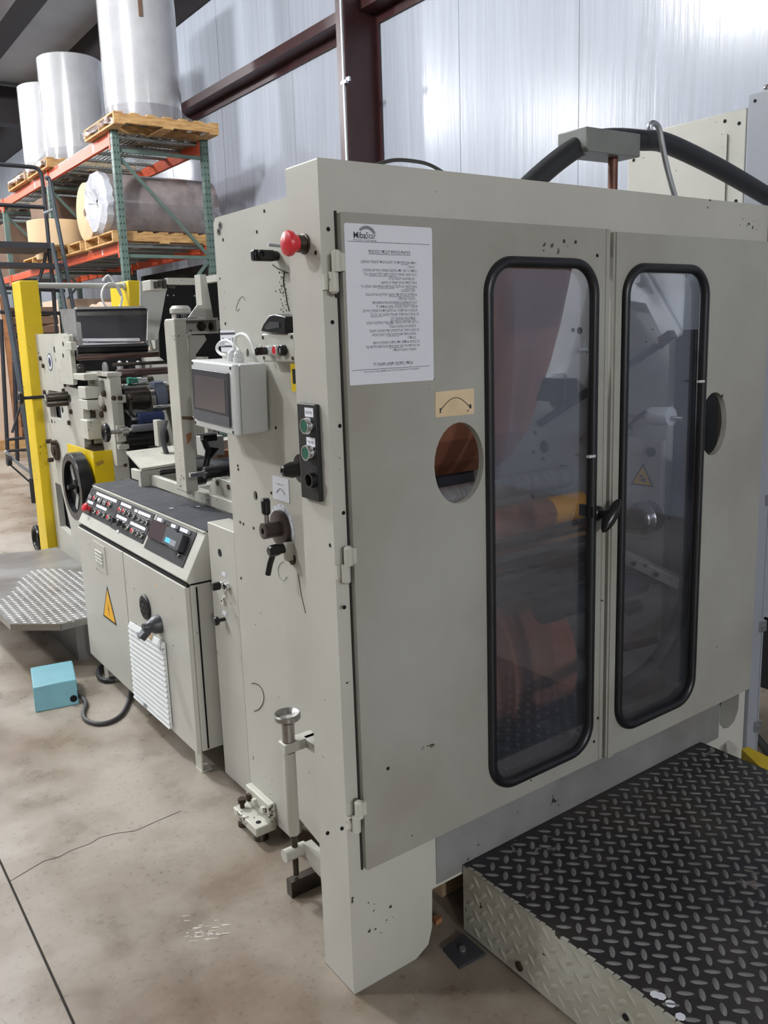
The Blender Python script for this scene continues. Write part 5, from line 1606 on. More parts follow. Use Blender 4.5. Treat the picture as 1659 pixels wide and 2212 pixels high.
mk('black_clamp', MB().tube(spline([a, a.lerp(b, 0.6), b, c]), 0.012, 10).box(a + Vector((-0.005, -0.01, -0.01)), a + Vector((0.05, 0.02, 0.014))).prism([b + Vector((-0.01, -0.01, 0.02)), b + Vector((0.04, -0.01, 0.008)), b + Vector((0.0, -0.01, -0.03))], (0, 0.02, 0)), black_gloss, trn)
x0, x1, z0, z1 = bpy_rect(1.9, 410, 1000, 440, 900)
mk('rear_block', MB().box((x0, 1.9, z0), (x1, 1.95, z1)), cream_worn, trn)
for k, (u0, u1, v) in enumerate(((424, 470, 940), (420, 440, 943), (410, 436, 905))):
    a = px(u0, v, 'y', 1.75); b = px(u1, v, 'y', 1.75)
    mk('tie_rod', MB().cyl(a, (b.x, a.y, a.z), 0.006, 10), steel, trn)
mk('dark_tray', MB().box((px(410, 990, 'y', 1.9).x, 1.3, px(430, 1005, 'y', 1.7).z - 0.03), (1.0, 2.0, px(430, 1005, 'y', 1.7).z)), bezel_m, trn)

# ------------------------------------------------------------------ tread plate platform in front of the doors
PTZ = 0.185
pc0 = px(1001, 1868, 'z', PTZ)
pcr = px(1510, 1601, 'z', PTZ)
X0, X1, Y0, Y1 = pc0.x, pcr.x, -1.75, -0.006
plt = thing('work_platform', 'low black tread plate platform with cream side in front of the doors', 'platform', ((X0 + X1) / 2, -0.9, 0))
deck = mk('deck', MB().box((X0, Y0, PTZ - 0.006), (X1, Y1, PTZ)), tread_top, plt)
skirt = mk('side_skirt', MB().box((X0 - 0.002, Y0, 0.012), (X0 + 0.004, Y1, PTZ - 0.0015)), tread_cream, plt)
mk('far_skirt', MB().box((X1 - 0.006, Y0, 0.012), (X1, Y1, PTZ - 0.006)), tread_cream, plt)
mk('front_skirt', MB().box((X0 + 0.004, Y1 - 0.004, 0.012), (X1 - 0.006, Y1, PTZ - 0.006)), tread_cream, plt)
cp_ = MB()
random.seed(5)
yy = Y0
while yy < Y1 - 0.02:   # ragged paint edge lapping over onto the deck
    d = random.uniform(0.012, 0.03)
    w = random.uniform(0.002, 0.011)
    cp_.add([(X0 - 0.002, yy, PTZ + 0.0004), (X0 + w, yy + 0.1 * d, PTZ + 0.0004), (X0 + w * random.uniform(0.6, 1.0), yy + 0.9 * d, PTZ + 0.0004), (X0 - 0.002, yy + d, PTZ + 0.0004)], [(0, 1, 2, 3)])
    yy += d
tag(mk('paint_edge', cp_, tread_cream, plt, sm=0), kind='stuff')


def lug(L, w, h):
    vs, fs = [], []
    n = 6
    ring = [(L / 2 * cos(a) * (1.0 if abs(cos(a)) > 0.9 else 0.95), w / 2 * sin(a)) for a in [2 * pi * k / 10 for k in range(10)]]
    vs = [(x, y, 0) for x, y in ring] + [(x * 0.55, y * 0.35, h) for x, y in ring]
    fs = [(k, (k + 1) % 10, 10 + (k + 1) % 10, 10 + k) for k in range(10)] + [tuple(range(10, 20))]
    return vs, fs


LV, LF = lug(0.034, 0.012, 0.0019)
lug_me = {}
for key, m_ in (('top', tread_lug_m), ('side', tread_cream)):
    me = bpy.data.meshes.new('tread_lug')
    me.from_pydata(LV, [], LF)
    smooth(me, 0.9)
    me.materials.append(m_)
    lug_me[key] = me


def seen(p):
    q = p - CAM
    z = q.dot(_f)
    u, v = CX + F_PX * q.dot(_R) / z, CY + F_PX * q.dot(_D) / z
    return 0 < u < 1659 and 0 < v < 2212, z


def lattice(a0, a1, b0, b1, s=0.0315):
    out = []
    n = int(3.5 / s)
    for i in range(-n, n):
        for j in range(-n, n):
            a, b = (i + j) * s * 0.7071 + (a0 + a1) / 2, (j - i) * s * 0.7071 + (b0 + b1) / 2
            if a0 + 0.018 < a < a1 - 0.012 and b0 + 0.016 < b < b1 - 0.016:
                out.append((a, b, pi / 4 if (i + j) % 2 else -pi / 4))
    return out


top = [(Vector((a, b, PTZ)), r) for a, b, r in lattice(X0 - 0.01, X1, Y0, Y1)]
side = [(Vector((X0 - 0.002, b, a)), r) for a, b, r in lattice(0.012, PTZ - 0.0, Y0, Y1)]
tv = sorted([(seen(p)[1], k) for k, (p, r) in enumerate(top) if seen(p)[0]])
sv = sorted([(seen(p)[1], k) for k, (p, r) in enumerate(side) if seen(p)[0]])
tk, sk = {k for _, k in tv[:190]}, {k for _, k in sv[:110]}
rest = MB()
for k, (p, r) in enumerate(top):
    if k in tk:
        share('tread_lug', lug_me['top'], p, plt, (0, 0, r))
    else:
        M = Matrix.Translation(p) @ Matrix.Rotation(r, 4, 'Z')
        rest.add([M @ Vector(v) for v in LV], LF)
tag(mk('tread_pattern', rest, tread_lug_m, plt, sm=0.9), kind='stuff')
rest = MB()
SR = Matrix(((0, 0, -1), (0, -1, 0), (-1, 0, 0))).to_4x4()   # local z -> -x
for k, (p, r) in enumerate(side):
    R_ = SR @ Matrix.Rotation(r, 4, 'Z')
    if k in sk:
        share('tread_lug', lug_me['side'], p, plt, R_.to_euler())
    else:
        M = Matrix.Translation(p) @ R_
        rest.add([M @ Vector(v) for v in LV], LF)
tag(mk('skirt_pattern', rest, tread_cream, plt, sm=0.9), kind='stuff')
for u, v, r in ((1122, 2087, 0.011), (1352, 2197, 0.007)):
    p = px(u, v, 'x', X0 - 0.003)
    mk('skirt_bolt', MB().lathe(p, (-1, 0, 0), [(0, r), (0.003, r), (0.004, r * 0.7)], 16), rust if r > 0.01 else void, plt)
for u, v in ((1428, 2152), (1448, 2168), (1470, 2196), (1415, 2148)):
    p = px(u, v, 'z', PTZ + 0.0008)
    mk('paint_spot', MB().lathe(p, (0, 0, 1), [(0, 0.010), (0.0008, 0.009)], 7), paper_w, plt, sm=0)
mk('leg', MB().box((X0 + 0.02, Y1 - 0.08, 0.008), (X0 + 0.06, Y1 - 0.04, PTZ - 0.006)), tread_cream, plt)
mk('leg', MB().box((X1 - 0.06, Y1 - 0.08, 0.008), (X1 - 0.02, Y1 - 0.04, PTZ - 0.006)), tread_cream, plt)
fq = [px(u, v, 'z', 0.008) for u, v in ((957, 2048), (1000, 2016), (1048, 2058), (992, 2088))]
ftp = mk('floor_pad', MB().prism(fq, (0, 0, -0.008)), bezel_m, plt, label='flat steel floor pad')
fcn = sum(fq, Vector()) / 4
mk('pad_bolt', MB().lathe(fcn, (0, 0, 1), [(0, 0.008), (0.006, 0.008)], 10), alu, ftp)

# yellow board and black lead beyond the platform
q = [px(u, v, 'z', 0.16) for u, v in ((1602, 1618), (1616, 1613), (1700, 1655), (1700, 1690), (1640, 1655))]
tag(mk('yellow_board', MB().prism(q, (0, 0, -0.16)), yellow, sm=0), 'yellow painted board standing beyond the platform at right', 'board')
tag(mk('floor_lead', MB().tube(spline([px(u, v, 'z', 0.012) for u, v in ((1590, 1565), (1620, 1580), (1642, 1600), (1665, 1632), (1700, 1690))]), 0.012, 8), cable_m), 'black lead lying on the floor beyond the enclosure', 'cable')
bx_ = px(960, 1915, 'z', 0.05)
tag(mk('kraft_box', MB().box((0.36, 0.13, 0.0), (0.75, 0.36, 0.14)), kraft, sm=0), 'brown cardboard box pushed under the enclosure', 'box')
tag(mk('wood_chip', MB().prism([px(u, v, 'z', 0.0) for u, v in ((934, 1990), (948, 1983), (955, 1990), (942, 2000))], (0, 0, 0.012)), wood_red, sm=0), 'small wood chip on the floor beside the enclosure foot', 'wood chip')

# ------------------------------------------------------------------ tread plate step by the printing unit
lq = [px(u, v, 'z', PZ) for u, v in ((-70, 1262), (23.5, 1349), (131.7, 1349), (205, 1331))]
lq = [Vector((p.x, p.y, PZ)) for p in lq]
yA = lq[3].y
lq += [Vector((FX - 0.03, yA, PZ)), Vector((FX - 0.03, 3.80, PZ)), Vector((px(60, 1184, 'z', PZ).x, 3.80, PZ)), px(-70, 1200, 'z', PZ)]
stp = thing('foot_step', 'worn silver tread plate step with a cut corner beside the console', 'platform', (0.1, 3.0, 0))
mk('plate', MB().prism(lq, (0, 0, -0.014)), tread_grey, stp)
rim = MB()
for a, b in zip(lq[:3], lq[1:4]):
    rim.beam(a + Vector((0, 0, -0.012)), b + Vector((0, 0, -0.012)), 0.006, 0.03)
mk('folded_rim', rim, steel, stp)
ctr = Vector((0.18, 2.75, 0))
mk('pedestal', MB().box((0.10, 2.42, 0.0), (FX - 0.03, 3.5, PZ - 0.014)), step_grey, stp)
def inside(p, poly):
    c = False
    for i in range(len(poly)):
        a, b = poly[i], poly[i - 1]
        if (a.y > p[1]) != (b.y > p[1]) and p[0] < (b.x - a.x) * (p[1] - a.y) / (b.y - a.y) + a.x:
            c = not c
    return c
rest = MB()
LV2, LF2 = lug(0.025, 0.006, 0.0018)
for a, b, r in lattice(-0.6, 0.4, 2.2, 3.8, 0.0235):
    if inside((a, b), lq) and b < 3.1 + 0.25 * sin(a * 9):
        M = Matrix.Translation((a, b, PZ)) @ Matrix.Rotation(r, 4, 'Z')
        rest.add([M @ Vector(v) for v in LV2], LF2)
tag(mk('tread_pattern', rest, step_lug, stp, sm=0.9), kind='stuff')

# steel ring handle behind the step
rc = px(80, 1163, 'x', 0.40)
tag(mk('ring_handle', MB().tube([rc + Vector((0, 0.075 * cos(a), 0.075 * sin(a) )) for a in [2 * pi * k / 28 for k in range(28)]], 0.016, 10, closed=True), black_gloss), 'black ring handwheel low behind the yellow post', 'handwheel')
rcz = rc.z

# ------------------------------------------------------------------ foot pedal and its lead
f0, f1 = px(77, 1540, 'z', 0), px(172, 1521, 'z', 0)
ped = thing('foot_pedal', 'teal sheet metal foot pedal box on the concrete floor', 'foot pedal', ((f0.x + f1.x) / 2, f0.y + 0.1, 0))
ex = (f1 - f0).normalized()
ey = Vector((-ex.y, ex.x, 0))
pw = (f1 - f0).length
m1 = px(65, 1487, 'y', f0.y + 0.045)
m2 = px(57, 1447, 'z', m1.z + 0.022)
prof = [(0, 0), (0.045, m1.z), (m2.y - f0.y, m1.z + 0.022), (m2.y - f0.y + 0.05, m1.z + 0.01), (m2.y - f0.y + 0.05, 0.0)]
mk('cover', MB().prism([f0 + ey * a + Vector((0, 0, b)) for a, b in prof], ex * pw), teal, ped, bevel=0.004)
hp_ = f1 + ey * 0.035 + Vector((0, 0, 0.028))
mk('lead_opening', MB().lathe(hp_ - ex * 0.002, ex, [(0, 0.024), (0.003, 0.024)], 16), void, ped)
mk('opening_front', MB().lathe(f1 - ex * 0.02 + Vector((0, 0, 0.028)) + ey * 0.001, -ey, [(0, 0.014), (0.002, 0.014)], 14), void, ped)
ld_ = [hp_, px(176, 1505, 'z', 0.02), px(186, 1520, 'z', 0.009), px(180, 1540, 'z', 0.009), px(186, 1555, 'z', 0.009), px(210, 1563, 'z', 0.009), px(240, 1558, 'z', 0.009), px(265, 1540, 'z', 0.009), px(280, 1505, 'z', 0.009), px(284, 1470, 'z', 0.009)]
tag(mk('pedal_lead', MB().tube(spline(ld_), 0.0085, 10), cable_m), 'grey pedal lead curling from the teal pedal to the console', 'cable')
l2 = [px(u, v, 'z', 0.012) for u, v in ((222, 1438), (214, 1448), (214, 1462), (228, 1470), (248, 1468))]
tag(mk('floor_cable', MB().tube(spline(l2), 0.011, 10), black_matt), 'short black cable loop under the console left end', 'cable')

# ------------------------------------------------------------------ above and behind the enclosure
HZ = [px(u, v, 'y', 0.35) for u, v in ((1090, 455), (1160, 385), (1225, 332), (1270, 308), (1325, 300), (1385, 303), (1440, 310), (1550, 362), (1659, 425), (1680, 438))]
tag(mk('ribbed_hose', MB().tube(spline(HZ), 0.0305, 18), hose_m), 'black ribbed hose arching over the top of the enclosure', 'hose')
hs = thing('hose_support', 'grey clamp block on a rusty rod carrying the black hose', 'hose support', (px(1325, 400, 'y', 0.33).x, 0.33, 0))
x0, x1, z0, z1 = bpy_rect(0.30, 1267, 326, 1384, 289)
mk('clamp_block', MB().prism([(x0, 0.30, z0 + 0.012), (x0 + 0.01, 0.30, z0), (x1, 0.30, z0 + 0.004), (x1, 0.30, z1), (x0, 0.30, z1 - 0.004)], (0, 0.11, 0)), mat('clamp_grey', (122, 124, 120), 0.4, var=0.2), hs, bevel=0.003)
rx_ = px(1324, 360, 'y', 0.34).x
mk('rod', MB().cyl((rx_, 0.34, 0.0), (rx_, 0.34, z0 + 0.01), 0.0145, 16), mat('rusty_rod', (112, 74, 62), 0.5, metal=0.4, var=0.3, vscale=20), hs)
cdp = [px(u, v, 'y', 0.27) for u, v in ((1404, 280), (1404, 270), (1412, 266), (1423, 276), (1430, 310), (1438, 350), (1448, 390), (1462, 440), (1470, 480))]
tag(mk('hooked_conduit', MB().tube(spline(cdp), 0.0085, 12), alu), 'grey hooked conduit crossing in front of the black hose', 'conduit')
thin = [px(u, v, 'y', 0.10) for u, v in ((800, 360), (850, 346), (900, 349), (930, 357), (958, 373))]
tag(mk('thin_lead', MB().tube(spline(thin), 0.004, 8), cable_m), 'thin black lead curving above the enclosure top edge', 'cable')
# electrical cabinets by the wall
CXB = 2.2
ec = thing('beige_cabinet', 'beige electrical cabinet with recessed door panel behind the enclosure', 'electrical cabinet', (CXB + 0.2, 0.78, 0))
ya_, yb_ = px(1614, 232, 'x', CXB).y, px(1355, 430, 'x', CXB).y
zc = px(1614, 232, 'x', CXB).z
mk('body', MB().box((CXB, ya_, 0.12), (CXB + 0.4, yb_, zc)), cream, ec, bevel=0.004)
mk('door_panel', sheet([rrect(-yb_ + 0.075, 0.25, -ya_ - 0.075, zc - 0.075, 0.01, 3)], 0.006, fx(CXB - 0.006)), cream, ec, bevel=0.004)
for yy, zz in ((ya_ + 0.03, zc - 0.05), (ya_ + 0.09, zc - 0.03), (ya_ + 0.03, zc - 0.33), (yb_ - 0.03, zc - 0.10)):
    mk('fixing_hole', MB().lathe((CXB, yy, zz), (-1, 0, 0), [(0, 0.007), (0.001, 0.007)], 12), void, ec)
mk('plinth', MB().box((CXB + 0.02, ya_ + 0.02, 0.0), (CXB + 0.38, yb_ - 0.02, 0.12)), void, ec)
gc = thing('grey_cabinet', 'tall blue-grey electrical cabinet at the right edge behind the hose', 'electrical cabinet', (CXB + 0.15, 0.1, 0))
yg = px(1606, 440, 'x', CXB - 0.06).y
zg = px(1620, 203, 'x', CXB - 0.06).z
gb_ = mk('body', MB().box((CXB - 0.06, -0.35, 0.30), (CXB + 0.38, yg, zg)), cab_grey, gc, bevel=0.004)
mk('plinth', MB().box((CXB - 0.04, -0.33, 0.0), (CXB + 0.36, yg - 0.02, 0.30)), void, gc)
p = px(1631, 218, 'x', CXB - 0.06)
mk('fixing_hole', MB().lathe(p, (-1, 0, 0), [(0, 0.006), (0.001, 0.006)], 12), void, gb_)
p = px(1656, 197, 'x', CXB - 0.03)
mk('lifting_eye', MB().ball(Vector((p.x, p.y, zg + 0.012)), 0.014), chrome, gc)

# ------------------------------------------------------------------ pallet rack along the wall
RF, RB = 2.57, 3.64
RY = [8.42, 11.15, 13.88, 16.6]
rack = thing('pallet_rack', 'tall pallet rack with green uprights and orange beams along the wall', 'pallet rack', ((RF + RB) / 2, 12.0, 0))
holes_v, post_h = [], 3.74
pm_ = MB().box((-0.038, -0.038, 0), (0.038, 0.038, post_h)).mesh()
pm_.materials.append(rack_green)
hm = MB()
for k in range(48):
    z = 0.12 + k * 0.0762
    for s in (-1, 1):
        hm.add([(s * 0.018 - 0.006, -0.0386, z), (s * 0.018 + 0.006, -0.0386, z), (s * 0.018 + 0.004, -0.0386, z + 0.022), (s * 0.018 - 0.004, -0.0386, z + 0.022)], [(0, 1, 2, 3)])
        hm.add([(-0.0386, s * 0.018 - 0.006, z), (-0.0386, s * 0.018 + 0.006, z), (-0.0386, s * 0.018 + 0.004, z + 0.022), (-0.0386, s * 0.018 - 0.004, z + 0.022)], [(3, 2, 1, 0)])
hm_ = hm.mesh()
hm_.materials.append(void)
for y in RY:
    for x in (RF, RB):
        o = share('upright', pm_, (x, y, 0), rack)
        BASE[o.name] = Vector((x, y, 0))
        if y < 12:
            h_ = share('slot_row', hm_, (x, y, 0), o)
            h_['kind'] = 'stuff'
    for za in (0.3, 1.15, 2.37, 3.515):
        mk('frame_brace', MB().beam((RF + 0.038, y, za), (RB - 0.038, y, za), 0.03, 0.038), rack_green, rack, sm=0)
    for za, zb in ((3.44, 2.40), (1.18, 2.33), (0.33, 1.12)):
        mk('diagonal_brace', MB().beam((RF + 0.04, y, za), (RB - 0.04, y, zb), 0.03, 0.034), rack_green, rack, sm=0)
LVL = [(1.17, 1.27), (2.415, 2.512), (3.585, 3.712)]
for b in range(3):
    ya, yb = RY[b] + 0.038, RY[b + 1] - 0.038
    for z0, z1 in LVL:
        for x in (RF, RB):
            bm_ = mk('beam', MB().box((x - 0.025, ya, z0), (x + 0.02, yb, z1)), orange, rack, sm=0)
            for yy in (ya, yb - 0.04):
                mk('beam_connector', MB().box((x - 0.042, yy, z0 - 0.06), (x - 0.026, yy + 0.04, z1 + 0.01)), orange, bm_, sm=0)
            if x == RF:
                mk('beam_label', MB().box((x - 0.0262, ya + 0.62, z0 + 0.02), (x - 0.0248, ya + 0.66, z1 - 0.02)), paper_w, bm_, sm=0)
        for k in range(6):
            yk = ya + 0.15 + (yb - ya - 0.3) * k / 5
            mk('deck_support', MB().box((RF + 0.02, yk - 0.035, z1 - 0.028), (RB - 0.025, yk + 0.035, z1 - 0.004)), galv, rack, sm=0)
        wd = MB()
        for k in range(22):
            x = RF - 0.02 + (RB - RF + 0.04) * k / 21
            wd.box((x - 0.003, ya + 0.02, z1), (x + 0.003, yb - 0.02, z1 + 0.006))
        for k in range(40):
            y = ya + 0.03 + (yb - ya - 0.06) * k / 39
            wd.box((RF - 0.026, y - 0.003, z1 - 0.002 - 0.035), (RF - 0.020, y + 0.003, z1 + 0.002)) if k % 1 == 0 else None
            wd.box((RF - 0.026, y - 0.003, z1 + 0.006), (RB + 0.02, y + 0.003, z1 + 0.010))
        tag(mk('wire_deck', wd, galv, rack, sm=0), kind='stuff')

TOP, MID, LOW = LVL[2][1] + 0.011, LVL[1][1] + 0.011, LVL[0][1] + 0.011
# pallets: boards, stringers and bottom boards
PLT = thing('wood_pallet', 'wooden pallet', 'pallet', (0, 0, 0))
PWX, PWY = 1.22, 1.06
for k in range(7):
    x = -PWX / 2 + 0.05 + (PWX - 0.1) * k / 6
    mk('deck_board', MB().box((x - 0.05, -PWY / 2, 0.11), (x + 0.05, PWY / 2, 0.128)), wood, PLT, sm=0)
for y in (-PWY / 2 + 0.02, 0, PWY / 2 - 0.02):
    mk('stringer', MB().box((-PWX / 2, y - 0.019, 0.018), (PWX / 2, y + 0.019, 0.11)), wood, PLT, sm=0)
for x in (-PWX / 2 + 0.06, 0, PWX / 2 - 0.06):
    mk('bottom_board', MB().box((x - 0.06, -PWY / 2, 0), (x + 0.06, PWY / 2, 0.018)), wood, PLT, sm=0)
first = [True]


def pallet(x, y, z, label, group='pallets on the rack', rot=0.0):
    o = PLT if first[0] else copy_tree(PLT)
    first[0] = False
    o.location = (x, y, z)
    o.rotation_euler = (0, 0, rot)
    return tag(o, label, 'pallet', group)


PH = 0.128
RCX = 3.08
H2 = pi / 2
pa_y = 8.62
pallet(RCX, pa_y, TOP, 'wooden pallet under the tallest wrapped roll at the rack end', rot=0.0)
pallet(RCX, 11.35, TOP, 'wooden pallet under the middle wrapped white roll', rot=0)
pallet(RCX, 12.55, TOP, 'wooden pallet under the farthest wrapped white roll', rot=0)
pallet(RCX, 8.98, MID, 'wooden pallet under the grey shrink-wrapped lying roll', rot=0)
pallet(RCX - 0.02, 10.15, MID, 'wooden pallet holding the kraft paper rolls', rot=0)
pallet(RCX - 0.02, 12.0, MID, 'pale wooden pallet stacked with a brown carton in the second bay', rot=0)
pallet(RCX, 15.3, TOP, 'wooden pallet with film wrap at the far end of the rack top', rot=0)


def wrapped_roll(x, y, z, r, h, label):
    t = thing('wrapped_roll', label, 'paper roll', (x, y, z), 'tall wrapped rolls on the rack top')
    mk('paper', MB().lathe((x, y, z), (0, 0, 1), [(0, 0.06), (0, r), (h - 0.01, r), (h, r - 0.01), (h, 0.06)], 56), roll_white, t)
    mk('core', MB().lathe((x, y, z), (0, 0, 1), [(h - 0.05, 0.06), (h, 0.06), (h, 0.05), (h - 0.05, 0.05)], 20), kraft, t)
    n = 48
    sk_ = MB()
    rings = []
    for q, (zz, rr, mix) in enumerate(((0.20, r + 0.002, 0.0), (0.12, r + 0.03, 0.10), (0.05, r + 0.06, 0.45), (-0.02, r, 1.0), (-PH * 0.7, r, 1.0))):
        ring = []
        for k in range(n):
            a = 2 * pi * k / n
            c, s = cos(a), sin(a)
            sq = min((PWX / 2 + 0.012) / max(abs(c), 1e-6), (PWY / 2 + 0.012) / max(abs(s), 1e-6))
            rad = rr * (1 - mix) + sq * mix
            if 0.02 < mix < 0.9:
                rad += random.uniform(-0.012, 0.012)
            ring.append(Vector((x + rad * c, y + rad * s, z + zz)))
        rings.append(ring)
    for r0, r1 in zip(rings, rings[1:]):
        sk_.add(r0 + r1, [(k, k + n, (k + 1) % n + n, (k + 1) % n) for k in range(n)])
    mk('film_skirt', sk_, wrap_m, t, sm=1.2)
    return t


ta = wrapped_roll(RCX, 8.78, TOP + PH, 0.435, 1.75, 'tall white wrapped roll at the near end of the rack top')
for dy, dz, hh in ((-0.2, 1.45, 0.22),):
    a = px(303, 18, 'y', 8.35)
    mk('brown_label', MB().box((a.x - 0.02, 8.782 - 0.4375, a.z - 0.08), (a.x + 0.02, 8.79 - 0.43, a.z + 0.12)), card, ta, sm=0)
tb_ = wrapped_roll(3.06, 11.38, TOP + PH, 0.43, 1.41, 'middle white wrapped roll on the rack top')
wrapped_roll(3.05, 12.52, TOP + PH, 0.43, 1.30, 'farthest white wrapped roll on the rack top')

# second level: grey wrapped roll lying across, kraft rolls
gyc = 8.90
xa, xb = px(212, 425, 'y', gyc).x, px(446, 430, 'y', gyc).x
gzr = 0.345
gcz = MID + PH + gzr
gw_ = thing('lying_roll', 'grey shrink-wrapped roll lying across a pallet on the middle level', 'paper roll', ((xa + xb) / 2, gyc, MID + PH))
mk('paper', MB().lathe((xa, gyc, gcz), (1, 0, 0), [(0, 0.05), (0, gzr), (xb - xa, gzr), (xb - xa, 0.05)], 48), roll_grey, gw_)
fe = MB()
n = 40
rings = []
for d, rr in ((0.06, gzr + 0.004), (-0.02, gzr + 0.01), (-0.07, gzr * 0.9), (-0.06, gzr * 0.5), (-0.01, 0.05)):
    rings.append([Vector((xa + d + random.uniform(-0.012, 0.012), gyc + (rr + random.uniform(-0.015, 0.015) * (d < 0)) * cos(2 * pi * k / n), gcz + (rr + random.uniform(-0.02, 0.02) * (d < 0)) * sin(2 * pi * k / n))) for k in range(n)])
for r0, r1 in zip(rings, rings[1:]):
    fe.add(r0 + r1, [(k, k + n, (k + 1) % n + n, (k + 1) % n) for k in range(n)])
mk('end_wrap', fe, mat('silver_film', (208, 210, 218), 0.18, var=0.25, vscale=9, coat=0.6), gw_, sm=0.4)
fk = MB()
for s in (-1, 1):
    fk.add([(xa, gyc + s * gzr * 0.98, gcz), (xb, gyc + s * gzr * 0.98, gcz), (xb + 0.03, gyc + s * PWY * 0.5, MID + PH), (xa - 0.06, gyc + s * PWY * 0.5, MID + PH)], [(0, 1, 2, 3)])
mk('film_skirt', fk, wrap_m, gw_, sm=0)


def kraft_roll(label, c, axis, r, L, m=kraft, group='bare kraft rolls on the rack'):
    t = thing('kraft_roll', label, 'paper roll', (c[0], c[1], c[2] - (r if axis == 'x' else 0)), group)
    ax = (1, 0, 0) if axis == 'x' else (0, 0, 1)
    mk('paper', MB().lathe(c, ax, [(0.004, 0.045), (0, 0.05), (0, r - 0.008), (0.008, r), (L - 0.008, r), (L, r - 0.008), (L, 0.05), (L - 0.004, 0.045)], 44), m, t)
    mk('core', MB().lathe(c, ax, [(-0.002, 0.034), (-0.002, 0.046), (L + 0.002, 0.046), (L + 0.002, 0.034)], 20), card, t)
    return t


kq = px(186, 452, 'y', 9.78)
kraft_roll('narrow kraft roll standing on edge beside the grey wrapped roll', (kq.x - 0.02, 9.78, MID + PH + 0.36), 'x', 0.36, 0.16)
kq = px(122, 500, 'y', 10.56)
kraft_roll('squat kraft roll lying flat behind the green upright', (kq.x, 10.56, MID + PH), 'z', 0.36, 0.33)
kraft_roll('small kraft roll peeping out left of the squat roll', (px(92, 520, 'y', 10.98).x, 10.98, MID + 0.002), 'z', 0.055 + 0.045, 0.30)
# lower level: pale rolls
ky = 9.2
for k, (u, yy, lab) in enumerate(((112, 9.55, 'pale kraft roll on the lower rack level beside the yellow post'), (215, 8.86, 'pale kraft roll on the lower rack level below the wire coil'), (150, 10.25, 'pale kraft roll on the lower rack level behind its neighbours'))):
    p = px(u, 690, 'y', yy)
    kraft_roll(lab, (RF + 0.02 + 0.06 * k + (0.28 if k == 1 else 0), yy, LOW + 0.31), 'x', 0.31, 0.95 - 0.3 * (k == 1), kraft_pale, 'pale rolls on the lower rack level')
tag(mk('carton', MB().box((2.62, 11.55, MID + PH), (3.5, 12.5, MID + PH + 0.82)), card, sm=0), 'large dark brown carton on the second bay pallet', 'carton', 'cartons on the rack')
tag(mk('carton', MB().box((2.66, 14.3, MID), (3.5, 15.6, MID + 0.9)), card, sm=0), 'dark brown carton at the far end of the middle level', 'carton', 'cartons on the rack')
tag(mk('carton', MB().box((2.70, 11.5, LOW), (3.5, 12.7, LOW + 0.75)), kraft_pale, sm=0), 'pale carton on the lower level of the second bay', 'carton', 'cartons on the rack')
tag(mk('carton', MB().box((2.9, 10.75, MID + 0.001), (3.3, 11.02, MID + 0.70)), black_matt, sm=0), 'black carton behind the kraft rolls on the middle level', 'carton', 'cartons on the rack')
tag(mk('dark_backdrop', MB().box((3.69, 8.5, 0.0), (3.705, 11.0, 2.32)), void, sm=0), 'large black sheet added for the dark area behind the lower rack levels', 'sheet')  # black sheet added to fill the dark area behind the rolls

# ------------------------------------------------------------------ rolling warehouse ladder
LY = 7.2
lad = thing('rolling_ladder', 'grey steel rolling warehouse ladder standing in the aisle before the rack', 'ladder', (px(45, 1040, 'y', LY).x, LY + 0.3, 0))


def lt(name, pts, y=LY, r=0.019, m=None, n=8):
    q = [px(u, v, 'y', y) for u, v in pts]
    if len(q) > 2:
        q = spline(q, 4)
    return mk(name, MB().tube(q, r, n), m or ladder_m, lad)


lt('guard_rail', [(-40, 352), (0, 355), (68, 361), (82, 366), (89, 378), (94, 410), (103, 500), (108, 560), (112, 590), (120, 690)], m=ladder_dk)
lt('guard_rail', [(-40, 440), (96, 448)], m=ladder_dk)
lt('guard_rail', [(98, 386), (104, 384), (108, 395), (116, 440), (142, 575), (163, 690)], y=LY - 0.35)
lt('rail_stay', [(94, 461), (117, 452)], y=LY - 0.2, r=0.014, m=alu)
mk('top_step', MB().box((px(-40, 530, 'y', LY).x, LY - 0.1, px(50, 538, 'y', LY).z), (px(107, 530, 'y', LY).x, LY + 0.5, px(50, 525, 'y', LY).z)), ladder_dk, lad)
mk('step', MB().box((px(-40, 580, 'y', LY).x, LY - 0.35, px(50, 583, 'y', LY).z), (px(118, 580, 'y', LY).x, LY - 0.1, px(50, 574, 'y', LY).z)), ladder_dk, lad)
lt('stringer', [(112, 525), (130, 610), (163, 780)], y=LY - 0.4)
lt('stringer', [(-12, 560), (10, 640), (32, 760), (54, 900), (74, 1048)], y=LY - 0.6, r=0.026, m=ladder_m)
lt('post', [(100, 545), (92, 580), (82, 612)], m=ladder_dk, r=0.016)
lt('post', [(2, 690), (10, 850), (17, 985)], y=LY + 0.3, m=ladder_dk)
lt('post', [(28, 700), (33, 850), (38, 996)], y=LY + 0.1, m=ladder_dk)
lt('cross_bar', [(5, 622), (140, 628)], m=ladder_dk, r=0.017)
lt('cross_bar', [(0, 674), (135, 677)], m=ladder_dk, r=0.018)
lt('cross_bar', [(20, 727), (48, 728)], m=ladder_dk, r=0.016)
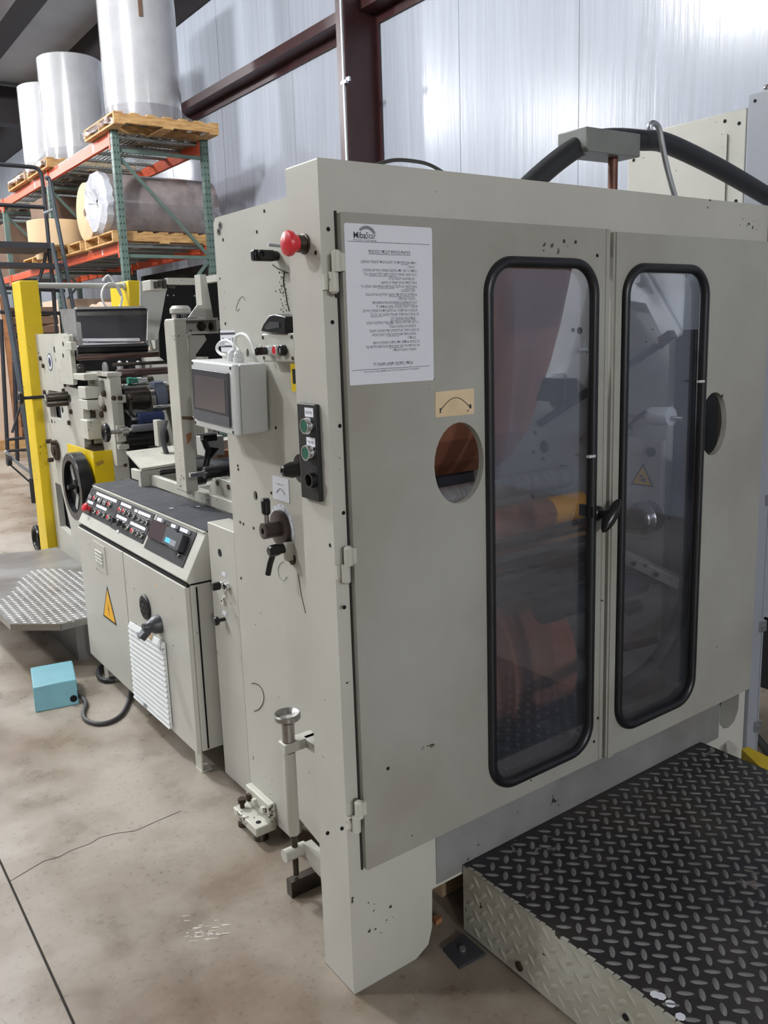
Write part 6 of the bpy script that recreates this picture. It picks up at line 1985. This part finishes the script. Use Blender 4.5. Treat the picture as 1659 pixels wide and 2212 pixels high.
lt('cross_bar', [(28, 779), (50, 779)], m=ladder_m, r=0.016)
lt('cross_bar', [(14, 950), (62, 945)], m=ladder_dk, r=0.014)
lt('cross_bar', [(18, 974), (70, 971)], m=ladder_dk, r=0.014)
lt('cross_bar', [(117, 630), (123, 740)], m=ladder_dk, r=0.015)
lt('base_rail', [(11, 974), (38, 1000), (66, 1022)], y=LY - 0.4, m=alu, r=0.014)
lt('base_rail', [(20, 1002), (66, 1043)], y=LY - 0.4, m=ladder_dk, r=0.008)
lt('diagonal_stay', [(82, 755), (26, 935)], m=ladder_dk, r=0.012)
ck0 = px(20, 996, 'y', LY - 0.4)
cr_ = mk('caster', MB().lathe((ck0.x - 0.02, LY - 0.4, max(0.05, ck0.z)), (1, 0, 0), [(0, 0.045), (0.035, 0.045)], 16), black_matt, lad)
ft0 = px(72, 1045, 'y', LY - 0.6)
mk('rubber_foot', MB().cyl((ft0.x, LY - 0.6, 0.0), (ft0.x, LY - 0.6, ft0.z + 0.05), 0.034, 12), black_matt, lad)

# ------------------------------------------------------------------ stored goods at the far left
bd = thing('timber_stack', 'brown timber bundles stacked against boards at the far left', 'timber stack', (px(30, 900, 'y', 11.0).x, 11.2, 0))
x0 = px(-60, 700, 'y', 11.4).x
x1 = px(55, 700, 'y', 11.4).x
for k in range(14):
    z = 0.16 + k * 0.125
    mk('bundle', MB().box((px(22, 700, 'y', 11.0).x, 11.0 + 0.02 * (k % 2), z), (x1 + 0.35, 11.9, z + 0.115)), card, bd, bevel=0.02)
for u0, u1, m in ((-50, 4, kraft_pale), (5, 20, wood_red)):
    a, b = px(u0, 700, 'y', 10.9), px(u1, 700, 'y', 10.9)
    mk('upright_board', MB().box((a.x, 10.85, 0.14), (b.x, 10.93, 2.05)), m, bd)
mk('base_skid', MB().box((x0, 10.8, 0.0), (x1 + 0.35, 11.9, 0.14)), wood, bd)
p = px(20, 925, 'z', 0.12)
o = pallet(p.x, p.y, 0.0, 'low pale wooden pallet on the floor behind the ladder', 'pallets on the floor', 0.5)
